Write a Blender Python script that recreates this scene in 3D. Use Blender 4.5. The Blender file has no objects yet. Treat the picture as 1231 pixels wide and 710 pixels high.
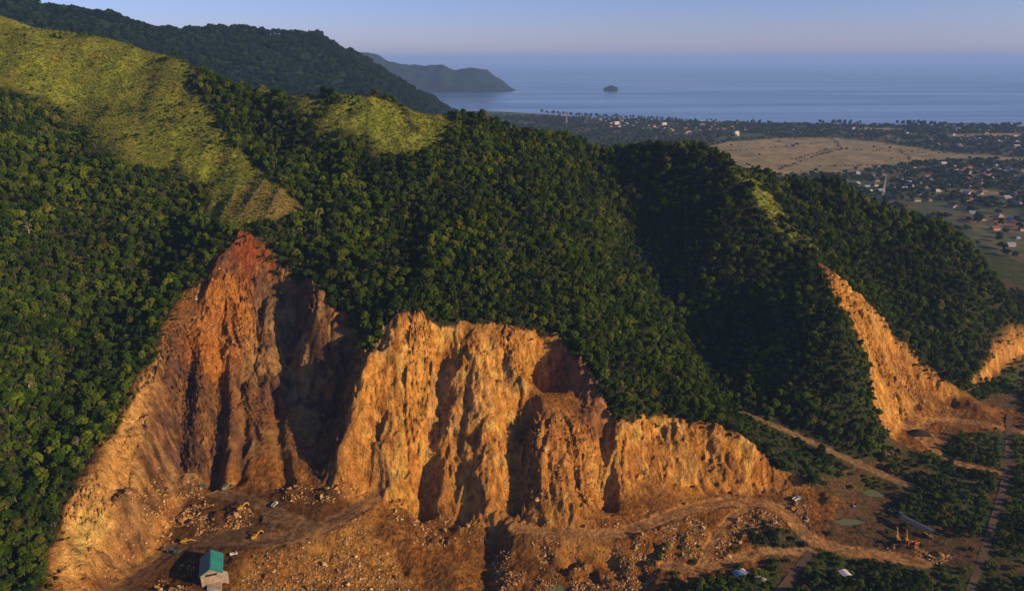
import bpy, bmesh, math, random
import numpy as np
from mathutils import Vector, Matrix, geometry

# ---------------------------------------------------------------- camera, sky, sun, exposure
SC = bpy.context.scene
COL = SC.collection
CAM = np.array([0.0, 0.0, 310.0])
PITCH = math.radians(17.85)
FPX = 879.0                                   # focal length in photo pixels (photo is 1231 x 710)
cd = bpy.data.cameras.new('camera')
cd.sensor_fit = 'HORIZONTAL'
cd.sensor_width = 36.0
cd.lens = 36.0 * FPX / 1231.0
cd.clip_start = 1.0
cd.clip_end = 200000.0
cam = bpy.data.objects.new('camera', cd)
COL.objects.link(cam)
cam.location = CAM
cam.rotation_euler = (math.pi / 2 - PITCH, 0, 0)
SC.camera = cam

SUN_EL = math.radians(18.5)
SUN_AZ = math.radians(-22.0)                  # angle from +X, negative is towards the camera side
SUN_DIR = Vector((math.cos(SUN_EL) * math.cos(SUN_AZ), math.cos(SUN_EL) * math.sin(SUN_AZ), math.sin(SUN_EL)))
w = bpy.data.worlds.new('World')
SC.world = w
w.use_nodes = True
nt = w.node_tree
nt.nodes.clear()
sky = nt.nodes.new('ShaderNodeTexSky')
sky.sky_type = 'NISHITA'
sky.sun_disc = False
sky.sun_elevation = SUN_EL
sky.sun_rotation = math.pi / 2 - SUN_AZ
sky.altitude = 300.0
sky.air_density = 1.0
sky.dust_density = 0.3
sky.ozone_density = 8.0
bg = nt.nodes.new('ShaderNodeBackground')
bg.inputs['Strength'].default_value = 0.093
wo = nt.nodes.new('ShaderNodeOutputWorld')
tint = nt.nodes.new('ShaderNodeMix')                  # slight lavender cast of the hazy evening sky, all round
tint.data_type = 'RGBA'; tint.blend_type = 'MULTIPLY'
tint.inputs[0].default_value = 1.0
tint.inputs[7].default_value = (1.38, .95, 1.07, 1)
nt.links.new(sky.outputs[0], tint.inputs[6])
nt.links.new(tint.outputs[2], bg.inputs[0])
nt.links.new(bg.outputs[0], wo.inputs[0])
sl = bpy.data.lights.new('sun', 'SUN')
sl.energy = 5.0
sl.angle = math.radians(0.5)
sl.color = (1.0, 0.68, 0.32)
sun = bpy.data.objects.new('sun', sl)
COL.objects.link(sun)
sun.location = (600, -200, 700)
sun.rotation_euler = SUN_DIR.to_track_quat('Z', 'Y').to_euler()
SC.view_settings.view_transform = 'Standard'
SC.view_settings.look = 'None'
SC.view_settings.exposure = 0.52
SC.view_settings.gamma = 1.0
SC.cycles.max_bounces = 6
SC.cycles.diffuse_bounces = 3
SC.cycles.transparent_max_bounces = 6
SC.cycles.volume_bounces = 2
SC.cycles.use_denoising = True

rng = np.random.default_rng(7)
random.seed(7)

# ---------------------------------------------------------------- helpers
CP, SP = math.cos(PITCH), math.sin(PITCH)

def ray(px, py):
    u = (px - 615.5) / FPX
    v = (355.0 - py) / FPX
    return np.array([u, CP + v * SP, v * CP - SP])

def tp(px, py, Y):                            # pixel at world depth Y
    d = ray(px, py)
    return tuple(CAM + d * (Y / d[1]))

def tz(px, py, z):                            # pixel at world height z
    d = ray(px, py)
    return tuple(CAM + d * ((z - CAM[2]) / d[2]))

def project(P):
    P = np.asarray(P, float)
    d = P - CAM
    dep = d[..., 1] * CP - d[..., 2] * SP
    up = d[..., 1] * SP + d[..., 2] * CP
    return 615.5 + FPX * d[..., 0] / dep, 355.0 - FPX * up / dep, dep

def hash2(ix, iy, s):
    h = (ix.astype(np.int64) * 374761393 + iy.astype(np.int64) * 668265263 + s * 974634777) & 0xFFFFFFFF
    h = ((h ^ (h >> 13)) * 1274126177) & 0xFFFFFFFF
    h = h ^ (h >> 16)
    return (h & 0xFFFF) / 65535.0

def vnoise(x, y, s=0):
    ix, iy = np.floor(x), np.floor(y)
    fx, fy = x - ix, y - iy
    fx = fx * fx * fx * (fx * (fx * 6 - 15) + 10)
    fy = fy * fy * fy * (fy * (fy * 6 - 15) + 10)
    a = hash2(ix, iy, s); b = hash2(ix + 1, iy, s)
    c = hash2(ix, iy + 1, s); d = hash2(ix + 1, iy + 1, s)
    return (a + (b - a) * fx) * (1 - fy) + (c + (d - c) * fx) * fy

def fbm(x, y, s=0, o=4, g=0.5):
    t = 0.0; a = 1.0; n = 0.0
    for k in range(o):
        t = t + a * vnoise(x, y, s + k * 17); n += a
        x = x * 2.03 + 5.1; y = y * 2.03 + 3.7; a *= g
    return t / n

def ridged(x, y, s=0, o=3, g=0.5):
    t = 0.0; a = 1.0; n = 0.0
    for k in range(o):
        t = t + a * (1 - np.abs(2 * vnoise(x, y, s + k * 17) - 1)); n += a
        x = x * 2.03 + 5.1; y = y * 2.03 + 3.7; a *= g
    return t / n

def facets(u, v, s):
    """angular blocks: every cell gets its own offset and tilt"""
    iu, iv = np.floor(u), np.floor(v)
    best = np.full(u.shape, 1e9); out = np.zeros(u.shape)
    for a in (-1, 0, 1):
        for b in (-1, 0, 1):
            cu, cv = iu + a, iv + b
            du = u - cu - hash2(cu, cv, s); dv = v - cv - hash2(cu, cv, s + 1)
            d = du * du + dv * dv
            val = hash2(cu, cv, s + 2) - .5 + (hash2(cu, cv, s + 3) - .5) * 1.6 * du + (hash2(cu, cv, s + 4) - .5) * 1.6 * dv
            m = d < best
            best = np.where(m, d, best); out = np.where(m, val, out)
    return out

def smooth(a, b, x):
    t = np.clip((x - a) / (b - a), 0, 1)
    return t * t * (3 - 2 * t)

def blur(a, s):
    if s <= 0: return a
    r = int(3 * s + 1)
    k = np.exp(-0.5 * (np.arange(-r, r + 1) / s) ** 2); k /= k.sum()
    for ax in (0, 1):
        p = [(0, 0), (0, 0)]; p[ax] = (r, r)
        b = np.pad(a, p, mode='edge')
        out = np.zeros_like(a)
        n = a.shape[ax]
        for i, kk in enumerate(k):
            out += kk * (b[i:i + n] if ax == 0 else b[:, i:i + n])
        a = out
    return a

def inpoly(x, y, poly):
    r = np.zeros(x.shape, bool)
    n = len(poly)
    for i in range(n):
        x0, y0 = poly[i]; x1, y1 = poly[(i + 1) % n]
        if y0 == y1: continue
        c = ((y0 > y) != (y1 > y)) & (x < (x1 - x0) * (y - y0) / (y1 - y0) + x0)
        r ^= c
    return r

def dist_line(x, y, pts):
    """distance to a polyline and the interpolated z of its nearest point"""
    best = np.full(x.shape, 1e9); zz = np.zeros(x.shape)
    for (a, b) in zip(pts[:-1], pts[1:]):
        ax, ay, az = a; bx, by, bz = b
        dx, dy = bx - ax, by - ay
        L = dx * dx + dy * dy + 1e-9
        t = np.clip(((x - ax) * dx + (y - ay) * dy) / L, 0, 1)
        d = np.hypot(x - ax - t * dx, y - ay - t * dy)
        m = d < best
        best = np.where(m, d, best); zz = np.where(m, az + t * (bz - az), zz)
    return best, zz

def dens(line, step):
    out = []
    for a, b in zip(line[:-1], line[1:]):
        a = np.array(a); b = np.array(b)
        n = max(1, int(np.hypot(*(b - a)[:2]) / step))
        for i in range(n): out.append(tuple(a + (b - a) * i / n))
    out.append(tuple(line[-1]))
    return out

def tin(points, X, Y):
    """rasterise a Delaunay TIN of the points onto the grid X (1d), Y (1d)"""
    pts = []; seen = set()
    for p in points:
        k = (round(p[0], 1), round(p[1], 1))
        if k not in seen:
            seen.add(k); pts.append(p)
    vs, es, fs, ov, oe, of = geometry.delaunay_2d_cdt([Vector(p[:2]) for p in pts], [], [], 0, 1e-4)
    z = [pts[o[0]][2] if o else 0.0 for o in ov]
    out = np.zeros((len(Y), len(X)))
    hx, hy = X[1] - X[0], Y[1] - Y[0]
    for f in fs:
        for k in range(1, len(f) - 1):
            i0, i1, i2 = f[0], f[k], f[k + 1]
            x0, y0 = vs[i0]; x1, y1 = vs[i1]; x2, y2 = vs[i2]
            d = (y1 - y2) * (x0 - x2) + (x2 - x1) * (y0 - y2)
            if abs(d) < 1e-9: continue
            a0 = max(0, int((min(x0, x1, x2) - X[0]) / hx)); a1 = min(len(X), int((max(x0, x1, x2) - X[0]) / hx) + 2)
            b0 = max(0, int((min(y0, y1, y2) - Y[0]) / hy)); b1 = min(len(Y), int((max(y0, y1, y2) - Y[0]) / hy) + 2)
            if a1 <= a0 or b1 <= b0: continue
            gx, gy = np.meshgrid(X[a0:a1], Y[b0:b1])
            l0 = ((y1 - y2) * (gx - x2) + (x2 - x1) * (gy - y2)) / d
            l1 = ((y2 - y0) * (gx - x2) + (x0 - x2) * (gy - y2)) / d
            l2 = 1 - l0 - l1
            m = (l0 >= -1e-6) & (l1 >= -1e-6) & (l2 >= -1e-6)
            zz = l0 * z[i0] + l1 * z[i1] + l2 * z[i2]
            sub = out[b0:b1, a0:a1]
            sub[m] = zz[m]
    return out

def sample(G, X, Y, x, y):
    fx = np.clip((x - X[0]) / (X[1] - X[0]), 0, len(X) - 1.001)
    fy = np.clip((y - Y[0]) / (Y[1] - Y[0]), 0, len(Y) - 1.001)
    ix = fx.astype(int); iy = fy.astype(int); fx = fx - ix; fy = fy - iy
    return (G[iy, ix] * (1 - fx) + G[iy, ix + 1] * fx) * (1 - fy) + (G[iy + 1, ix] * (1 - fx) + G[iy + 1, ix + 1] * fx) * fy

def tag(o, label=None, cat=None, group=None, kind=None):
    if label: o['label'] = label
    if cat: o['category'] = cat
    if group: o['group'] = group
    if kind: o['kind'] = kind
    return o

def link(name, me, mat=None, parent=None, loc=None):
    o = bpy.data.objects.new(name, me)
    COL.objects.link(o)
    if mat is not None and me is not None and not me.materials:
        me.materials.append(mat)
    if parent is not None: o.parent = parent
    if loc is not None: o.location = loc
    return o

def mesh_np(name, V, F, smooth_=True):
    """V (n,3), F (m,k) arrays -> mesh, quickly"""
    V = np.asarray(V, np.float32); F = np.asarray(F, np.int32)
    me = bpy.data.meshes.new(name)
    me.vertices.add(len(V)); me.vertices.foreach_set('co', V.ravel())
    k = F.shape[1]
    me.loops.add(F.size); me.loops.foreach_set('vertex_index', F.ravel())
    me.polygons.add(len(F))
    me.polygons.foreach_set('loop_start', np.arange(0, F.size, k, dtype=np.int32))
    me.polygons.foreach_set('use_smooth', np.full(len(F), smooth_))
    me.update(calc_edges=True)
    return me

def grid_faces(nx, ny):
    i = np.arange(nx - 1)[None, :] + np.arange(ny - 1)[:, None] * nx
    return np.stack([i, i + 1, i + nx + 1, i + nx], -1).reshape(-1, 4)

def vattr(me, name, data, typ='FLOAT'):
    a = me.attributes.new(name, typ, 'POINT')
    a.data.foreach_set('value' if typ == 'FLOAT' else 'color', np.asarray(data, np.float32).ravel())

# ---- material node helper
class NT:
    def __init__(s, name):
        s.m = bpy.data.materials.new(name); s.m.use_nodes = True
        s.t = s.m.node_tree; s.t.nodes.clear()
        s.out = s.n('ShaderNodeOutputMaterial')
    def n(s, typ, **kw):
        nd = s.t.nodes.new(typ)
        for k, v in kw.items():
            if k in nd.inputs: s.set(nd.inputs[k], v)
            else: setattr(nd, k, v)
        return nd
    def set(s, inp, v):
        if hasattr(v, 'is_output') or isinstance(v, bpy.types.NodeSocket): s.t.links.new(v, inp)
        else: inp.default_value = v
    def attr(s, name, out='Fac'):
        a = s.n('ShaderNodeAttribute'); a.attribute_name = name
        return a.outputs[out]
    def coords(s, scale=(1, 1, 1), which='Object'):
        tc = s.n('ShaderNodeTexCoord'); mp = s.n('ShaderNodeMapping')
        s.t.links.new(tc.outputs[which], mp.inputs['Vector'])
        mp.inputs['Scale'].default_value = scale
        return mp.outputs[0]
    def noise(s, vec, scale=1, detail=4, rough=.55, out=0):
        nd = s.n('ShaderNodeTexNoise')
        s.set(nd.inputs['Vector'], vec); nd.inputs['Scale'].default_value = scale
        nd.inputs['Detail'].default_value = detail; nd.inputs['Roughness'].default_value = rough
        return nd.outputs[out]
    def math(s, op, a, b=0.0, clamp=False):
        nd = s.n('ShaderNodeMath'); nd.operation = op; nd.use_clamp = clamp
        s.set(nd.inputs[0], a); s.set(nd.inputs[1], b)
        return nd.outputs[0]
    def mixf(s, f, a, b):
        nd = s.n('ShaderNodeMix'); nd.data_type = 'FLOAT'
        s.set(nd.inputs[0], f); s.set(nd.inputs[2], a); s.set(nd.inputs[3], b)
        return nd.outputs[0]
    def mixc(s, f, a, b, mode='MIX'):
        nd = s.n('ShaderNodeMix'); nd.data_type = 'RGBA'; nd.blend_type = mode
        s.set(nd.inputs[0], f)
        for k, c in ((6, a), (7, b)):
            s.set(nd.inputs[k], (*c, 1) if isinstance(c, tuple) and len(c) == 3 else c)
        return nd.outputs[2]
    def ramp(s, f, stops, lin=True):
        nd = s.n('ShaderNodeValToRGB'); s.set(nd.inputs[0], f)
        e = nd.color_ramp.elements
        while len(e) > len(stops): e.remove(e[-1])
        while len(e) < len(stops): e.new(1.0)
        for el, (p, c) in zip(e, stops):
            el.position = p; el.color = (*c, 1) if not isinstance(c, float) else (c, c, c, 1)
        return nd.outputs[0]
    def bump(s, h, strength=1.0, dist=1.0, normal=None):
        nd = s.n('ShaderNodeBump'); s.set(nd.inputs['Height'], h)
        nd.inputs['Strength'].default_value = strength; nd.inputs['Distance'].default_value = dist
        if normal is not None: s.set(nd.inputs['Normal'], normal)
        return nd.outputs[0]
    def bsdf(s, color, rough=.9, spec=.2, normal=None, metallic=0.0):
        b = s.n('ShaderNodeBsdfPrincipled')
        s.set(b.inputs['Base Color'], (*color, 1) if isinstance(color, tuple) and len(color) == 3 else color)
        s.set(b.inputs['Roughness'], rough); s.set(b.inputs['Specular IOR Level'], spec)
        s.set(b.inputs['Metallic'], metallic)
        if normal is not None: s.set(b.inputs['Normal'], normal)
        return b.outputs[0]
    def done(s, sh):
        s.t.links.new(sh, s.out.inputs['Surface'])
        return s.m

# ---------------------------------------------------------------- terrain: survey points and break lines
# every line is a list of (pixel x, pixel y, depth Y); depths follow from slopes and the ground they meet
def L(*a): return [tp(*p) for p in a]

ridge = L((-120, 8, 900), (-60, 18, 880), (0, 28, 850), (60, 30, 845), (110, 44, 840), (150, 55, 835), (190, 62, 830), (240, 82, 790), (280, 100, 770),
          (330, 105, 755), (375, 102, 745), (430, 106, 735), (470, 123, 740), (500, 131, 750), (540, 138, 765), (580, 143, 775),
          (620, 152, 785), (660, 162, 795), (700, 168, 805), (750, 170, 800), (800, 175, 780), (830, 178, 760), (860, 188, 742))
spur_grass = L((190, 62, 830), (225, 105, 770), (260, 152, 720), (300, 195, 665), (340, 228, 625), (370, 252, 600))
spur_mid = L((540, 138, 765), (590, 175, 725), (640, 222, 680), (670, 275, 630), (700, 330, 580), (730, 380, 545), (760, 425, 520), (800, 472, 497), (850, 493, 488))
spur_right = L((860, 188, 742), (880, 200, 728), (920, 240, 695), (950, 270, 675), (985, 308, 648), (1000, 322, 640), (1050, 372, 625), (1100, 422, 615), (1150, 472, 605))
spur_far = L((830, 178, 760), (890, 196, 800), (950, 210, 820), (985, 210, 815), (1050, 232, 800), (1100, 249, 780), (1140, 266, 760), (1165, 289, 742), (1190, 324, 725),
             (1210, 358, 710), (1222, 384, 700), (1226, 400, 700))
gully_left = L((290, 112, 785), (320, 165, 735), (355, 220, 655), (400, 330, 545), (440, 405, 488))
gully_mid = L((715, 178, 805), (735, 205, 785), (760, 262, 738), (795, 342, 694), (835, 422, 632), (872, 482, 545), (900, 500, 524))
gully_west = L((235, 225, 645), (200, 280, 602), (165, 340, 560), (110, 432, 482), (60, 540, 402), (22, 640, 338))
gully_far = L((900, 205, 780), (940, 228, 768), (1000, 292, 712), (1060, 362, 667), (1120, 425, 637), (1160, 474, 606))
top1 = L((55, 712, 300), (56, 690, 312), (60, 650, 334), (80, 600, 358), (100, 560, 375), (125, 520, 402), (150, 480, 430), (180, 420, 472), (215, 345, 528), (250, 318, 545),
         (268, 290, 560), (290, 276, 568))
top1b = L((290, 276, 568), (315, 292, 567), (335, 318, 556), (370, 348, 537), (412, 378, 514), (435, 410, 490), (442, 430, 474))
top2 = L((442, 430, 474), (460, 396, 490), (490, 376, 498), (520, 371, 500), (560, 386, 506), (600, 389, 510), (640, 386, 512), (668, 391, 517), (692, 407, 502),
         (720, 450, 484), (740, 496, 467), (765, 499, 473), (800, 501, 484), (870, 506, 480), (902, 524, 474), (932, 550, 466), (960, 570, 460), (1000, 585, 450))
base_l = [tz(150, 712, 27), tz(150, 690, 30), tz(175, 665, 32), tz(200, 630, 36), tz(225, 600, 39), tz(245, 592, 40), tz(300, 588, 40), tz(345, 585, 40), tz(375, 575, 40), tz(400, 585, 38)]
arete = L((442, 430, 474), (428, 480, 455), (415, 530, 440), (404, 580, 425))
base2 = [tz(404, 582, 38), tz(440, 596, 30), tz(480, 602, 25), tz(540, 612, 22), tz(600, 622, 22), tz(640, 632, 22), (tz(700, 640, 21)), tz(740, 634, 20), tz(800, 612, 20),
         tz(860, 592, 18), tz(920, 590, 17), tz(965, 596, 16), tz(1000, 592, 14)]
top4 = L((1160, 474, 606), (1182, 434, 650), (1210, 402, 690), (1231, 388, 735))
base4 = [tz(1160, 480, 12), tz(1195, 455, 12), tz(1231, 425, 12)]
P = []
for l in (ridge, spur_grass, spur_mid, spur_right, spur_far, gully_left, gully_mid, gully_far, gully_west): P += dens(l, 15)
for l in (top1, top1b, top2, base_l, arete, base2, top4, base4): P += dens(l, 5)
# slopes, hollows, the quarry faces
P += L((-60, 12, 930), (0, 23, 915), (60, 36, 905), (110, 46, 895), (150, 55, 885), (180, 62, 875))
P += L((100, 150, 760), (0, 100, 760), (0, 200, 640), (100, 250, 598), (0, 300, 528), (40, 350, 505), (0, 400, 448), (30, 450, 428), (0, 500, 390), (0, 600, 342), (0, 705, 300),
       (60, 110, 780), (100, 70, 815), (150, 120, 770), (220, 165, 705), (300, 240, 618), (200, 205, 652), (240, 255, 592), (250, 290, 565),
       (450, 250, 620), (520, 200, 690), (560, 300, 572), (480, 320, 552), (620, 320, 575), (400, 180, 690), (470, 180, 700), (340, 300, 572),
       (700, 250, 680), (755, 360, 606), (790, 430, 545), (850, 300, 675), (885, 260, 690), (890, 380, 630), (900, 440, 580),
       (990, 345, 602), (1012, 392, 553), (1027, 440, 536), (1036, 482, 525), (1020, 522, 513), (1012, 345, 632), (1025, 380, 612), (1060, 430, 604), (1080, 482, 580), (1112, 450, 608), (1040, 365, 627),
       (1050, 300, 720), (1100, 350, 690), (1150, 400, 655), (1168, 440, 630), (1150, 330, 720))
# hollow one
P += L((200, 450, 462), (180, 520, 420), (150, 600, 372), (120, 650, 350), (110, 705, 325), (250, 400, 507), (250, 500, 455), (300, 500, 464), (300, 400, 512), (270, 340, 535), (290, 330, 548), (318, 300, 566), (340, 350, 547),
       (352, 400, 526), (368, 358, 530), (378, 398, 506), (405, 392, 504), (420, 430, 497), (400, 490, 476), (372, 480, 486), (345, 470, 490), (380, 530, 458), (340, 540, 450), (230, 560, 430), (205, 560, 420), (290, 560, 436))
# face two
P += L((480, 440, 473), (470, 520, 448), (450, 560, 436), (545, 440, 478), (545, 520, 452), (560, 570, 437), (600, 440, 486), (600, 520, 455), (622, 430, 489), (610, 470, 474), (656, 425, 514), (652, 445, 512), (642, 476, 505), (705, 430, 491), (655, 488, 466), (640, 540, 442), (690, 540, 440),
       (690, 590, 422), (640, 600, 420), (690, 470, 486), (715, 510, 463), (728, 550, 448), (730, 590, 436), (760, 560, 455), (800, 560, 456), (870, 560, 460))
# floor
P += [tz(*a) for a in ((310, 605, 39), (330, 630, 36), (270, 640, 34), (370, 625, 34), (430, 600, 32), (220, 660, 31), (300, 655, 32), (215, 690, 27), (260, 705, 27), (350, 655, 31), (430, 612, 31), (300, 690, 24),
                      (380, 690, 19), (430, 700, 15), (480, 655, 18), (450, 640, 25), (520, 650, 13), (560, 690, 7), (500, 705, 8), (600, 650, 11), (590, 690, 4), (650, 690, 7), (625, 640, 20), (660, 647, 19), (740, 648, 19), (700, 668, 9),
                      (760, 690, 6), (800, 650, 15), (800, 690, 9), (840, 625, 18), (870, 640, 13), (850, 680, 10), (900, 650, 12), (900, 620, 16), (920, 700, 8), (950, 625, 14), (950, 660, 9), (990, 660, 9), (1000, 620, 9),
                      (1050, 600, 5), (1020, 590, 8), (1060, 640, 6), (1100, 600, 9), (1090, 584, 10), (1000, 542, 22), (940, 516, 33), (1040, 560, 15), (1100, 650, 7), (1180, 660, 7), (1100, 700, 7), (1200, 705, 7), (1225, 600, 8),
                      (1150, 560, 9), (1100, 540, 12), (1100, 512, 13), (1060, 530, 14), (1150, 505, 11), (1220, 520, 9), (1230, 460, 10), (1000, 700, 7), (700, 708, 5), (1231, 300, 6), (1231, 350, 8), (1225, 330, 8))]
# beyond the frame and behind the ridge
P += [(-700, 100, 160), (-500, 250, 130), (-350, 250, 90), (-260, 200, 45), (-700, 500, 260), (-500, 500, 190), (-380, 400, 140), (-700, 800, 340), (-560, 850, 350), (-700, 1100, 330), (-700, 1300, 250),
      (-250, 100, 30), (0, 100, 2), (0, 250, 3), (-150, 280, 12), (250, 250, 5), (300, 100, 5), (600, 100, 5), (800, 100, 5), (800, 400, 6), (600, 350, 6), (800, 600, 6), (800, 900, 5), (650, 750, 8), (620, 650, 9), (800, 1300, 2),
      (-300, 1000, 200), (-300, 1300, 60), (-100, 950, 130), (-100, 1300, 2), (0, 1000, 90), (100, 1000, 90), (200, 980, 70), (300, 950, 70), (400, 930, 60), (480, 850, 70), (550, 800, 40), (200, 1300, 2), (400, 1150, 6), (500, 1300, 2), (600, 950, 5),
      (-500, 1000, 310), (-450, 1300, 150)]
GX = np.arange(-700, 801, 2.0); GY = np.arange(100, 1301, 2.0)
H0 = tin(P, GX, GY)
gx, gy = np.meshgrid(GX, GY)

# plan outlines of the quarried faces and floor
quarry_plan = [p[:2] for p in top1 + top1b[1:] + top2[1:]] + [p[:2] for p in (tz(1030, 600, 9), tz(1000, 625, 9), tz(985, 655, 9), tz(900, 690, 8), tz(800, 712, 6), tz(600, 760, 3), tz(300, 780, 10), tz(40, 760, 40))]
scar_plan = [p[:2] for p in L((984, 316, 650), (1002, 312, 645), (1056, 368, 628), (1108, 418, 618), (1158, 468, 608), (1168, 478, 606)) + [tz(1231, 490, 11), tz(1231, 515, 10), tz(1160, 520, 11), tz(1110, 545, 12), tz(1070, 530, 13)] +
             L((1044, 510, 545), (1040, 480, 560), (1034, 440, 575), (1022, 404, 590), (1000, 388, 606), (986, 365, 620))]
face4_plan = [p[:2] for p in L((1160, 476, 608), (1182, 434, 652), (1210, 402, 692), (1240, 385, 745)) + [tz(1250, 420, 12), tz(1195, 458, 12), tz(1160, 482, 12)]]
qm = np.clip(inpoly(gx, gy, quarry_plan).astype(float) + inpoly(gx, gy, scar_plan) + inpoly(gx, gy, face4_plan), 0, 1)
near = blur(qm, 2.5)
H = blur(H0, 1.0) * near + blur(H0, 6.0) * (1 - near)
# forested slopes: folds running down the hillside
forest_w = 1 - blur(qm, 8)
hi = smooth(15, 70, H)
H += forest_w * hi * (20 * (fbm(gx / 90, gy / 140, 3, 3) - .5) + 11 * (ridged(gx / 42, gy / 110, 9, 2) - .5))

def ground(x, y): return sample(H, GX, GY, np.asarray(x, float), np.asarray(y, float))

def hit(px, py, far=1290):
    d = ray(px, py)
    ys = np.arange(230, far, 0.5)
    t = ys / d[1]
    x = CAM[0] + d[0] * t; z = CAM[2] + d[2] * t
    m = np.nonzero((z <= ground(x, ys)))[0]
    i = m[0] if len(m) else len(ys) - 1
    return (x[i], ys[i], float(ground(x[i], ys[i])))

def hits(*pp): return [hit(*p) for p in pp]

# gullies and recesses cut into the quarry faces: (pixels), half width m, depth m
for pp, hw, dp in (
        (((530, 410), (522, 470), (512, 530), (508, 590)), 10, 22),
        (((560, 480), (545, 540), (548, 585)), 4, 6),
        (((632, 490), (622, 540), (618, 595)), 6, 14),
        (((728, 500), (722, 550), (728, 600)), 7, 12),
        (((230, 420), (222, 480), (205, 540), (180, 600)), 6, 13),
        (((262, 440), (262, 510), (255, 570)), 6, 15), (((288, 440), (292, 520), (286, 575)), 4, 9), (((330, 470), (335, 530), (345, 580)), 4, 8),
        (((312, 360), (305, 420), (312, 480)), 5, 8),
        (((350, 390), (345, 420), (352, 460)), 5, 8),
        (((1080, 412), (1108, 445), (1140, 470)), 9, 14), (((690, 560), (694, 600)), 3, 6), (((660, 560), (664, 610)), 3, 5),
        (((584, 645), (580, 675), (585, 705)), 8, 5), (((545, 608), (560, 615)), 8, 8),
        (((445, 630), (470, 650), (485, 680)), 4, 5),
        (((692, 655), (684, 682)), 4, 5), (((734, 660), (740, 690)), 4, 5), (((712, 690), (704, 708)), 4, 4), (((772, 690), (775, 708)), 4, 4), (((652, 650), (655, 668)), 4, 4), (((930, 560), (905, 575)), 5, 5), (((845, 585), (835, 560)), 3, 5)):
    d, _ = dist_line(gx, gy, dens(hits(*pp), 4))
    H -= dp * np.exp(-(d / hw) ** 2)
# buttresses and debris cones standing proud
for pp, hw, dp in ((((375, 352), (385, 400)), 8, 8), (((655, 482), (650, 540), (660, 600)), 12, 6), (((445, 450), (432, 500), (412, 560)), 7, 10), (((480, 400), (478, 480), (480, 560)), 9, 7),
                   (((575, 420), (580, 500), (590, 580)), 9, 6), (((268, 330), (245, 420), (240, 500)), 7, 7), (((748, 520), (745, 590)), 4, 7), (((712, 500), (716, 530)), 2, 5),
                   (((285, 500), (280, 570)), 8, 5), (((180, 560), (160, 640)), 7, 6)):
    d, _ = dist_line(gx, gy, dens(hits(*pp), 4))
    H += dp * np.exp(-(d / hw) ** 2)
H = H * (1 - .5 * near) + blur(H, 1.2) * .5 * near

# roads and benches: levelled strips
road_px = [
    (((620, 634), (660, 640), (700, 643), (740, 643), (780, 630), (820, 614), (860, 605), (905, 602), (935, 608), (955, 625), (975, 648), (1010, 660), (1060, 668), (1110, 676)), 5.5),
    (((915, 604), (885, 618), (862, 640), (848, 668), (842, 690)), 3.2),
    (((800, 680), (845, 685), (885, 672), (920, 663), (975, 663)), 4.0),
    (((142, 712), (165, 688), (195, 666), (230, 652), (280, 648), (330, 652), (380, 640), (420, 618), (450, 596)), 6.0),
    (((230, 652), (290, 640), (325, 632), (325, 610), (290, 598), (260, 594)), 5.0),
    (((325, 612), (345, 622), (370, 634)), 6.0),
    (((890, 495), (940, 515), (1000, 543), (1050, 565), (1092, 584)), 4.2),
    (((1231, 520), (1200, 513), (1160, 506), (1120, 505), (1100, 520), (1130, 545), (1160, 560), (1210, 570)), 4.0),
    (((1130, 530), (1090, 512)), 6.0)]
roads = []
for pp, hw in road_px:
    pl = dens(hits(*pp), 3)
    a = np.array(pl); k = np.ones(7) / 7                      # smooth the road line
    zp = np.pad(a[:, 2], 3, mode='edge'); a[:, 2] = np.convolve(zp, k, 'valid')
    pl = [tuple(q) for q in a]
    roads.append((pl, hw))
    d, zz = dist_line(gx, gy, pl)
    wgt = 1 - smooth(hw * .8, hw * 2.2, d)
    H = H * (1 - wgt) + zz * wgt
paved_px = [(((975, 663), (955, 688), (932, 718)), 2.5), (((1213, 498), (1212, 530), (1211, 560), (1205, 590), (1196, 620), (1187, 650), (1174, 690), (1160, 725)), 2.1)]
paved = []
for pp, hw in paved_px:
    pl = dens(hits(*pp), 3)
    paved.append((pl, hw))
    d, zz = dist_line(gx, gy, pl)
    wgt = 1 - smooth(hw * 1.3, hw * 2.6, d)
    H = H * (1 - wgt) + zz * wgt
pond_px = [(((1035, 588), (1048, 584), (1064, 593), (1060, 597), (1046, 596)), .8), (((1002, 624), (1016, 619), (1030, 622), (1042, 628), (1024, 630), (1012, 629)), .7), (((655, 704), (672, 700), (682, 708), (668, 715)), .8)]
ponds = []
for pp, dp in pond_px:
    pl = hits(*pp); z0 = min(q[2] for q in pl)
    ponds.append((pl, z0))
    d, _ = dist_line(gx, gy, pl + [pl[0]])
    ins = inpoly(gx, gy, [q[:2] for q in pl])
    sd = np.where(ins, -d, d)
    wgt = 1 - smooth(0, 5, sd)
    H = H * (1 - wgt) + (z0 - .5 * smooth(1, -2, sd)) * wgt
#TERRAIN_MESH
# mesh grid: finer over the quarry faces
def axis(segs):
    out = []
    for a, b, h in segs: out += list(np.arange(a, b - 1e-6, h))
    out.append(segs[-1][1]); return np.array(out)
MX = axis([(-700, -320, 8), (-320, 300, 1.0), (300, 480, 1.4), (480, 800, 5)])
MY = axis([(100, 270, 6), (270, 400, .9), (400, 520, .6), (520, 640, 1.2), (640, 860, 2.5), (860, 1300, 8)])
mx, my = np.meshgrid(MX, MY)
bx = mx + 10 * (fbm(mx / 12, my / 12, 21, 4, .6) - .5); by = my + 10 * (fbm(mx / 12, my / 12, 22, 4, .6) - .5)
Z = sample(H, GX, GY, mx, my)
hs = blur(H, 4)
gyr, gxr = np.gradient(hs, 2.0)
slope = sample(np.hypot(gxr, gyr), GX, GY, mx, my)
wx = sample(np.abs(gxr) / (np.abs(gxr) + np.abs(gyr) + 1e-3), GX, GY, mx, my)
wx = smooth(.35, .65, wx)

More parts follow.
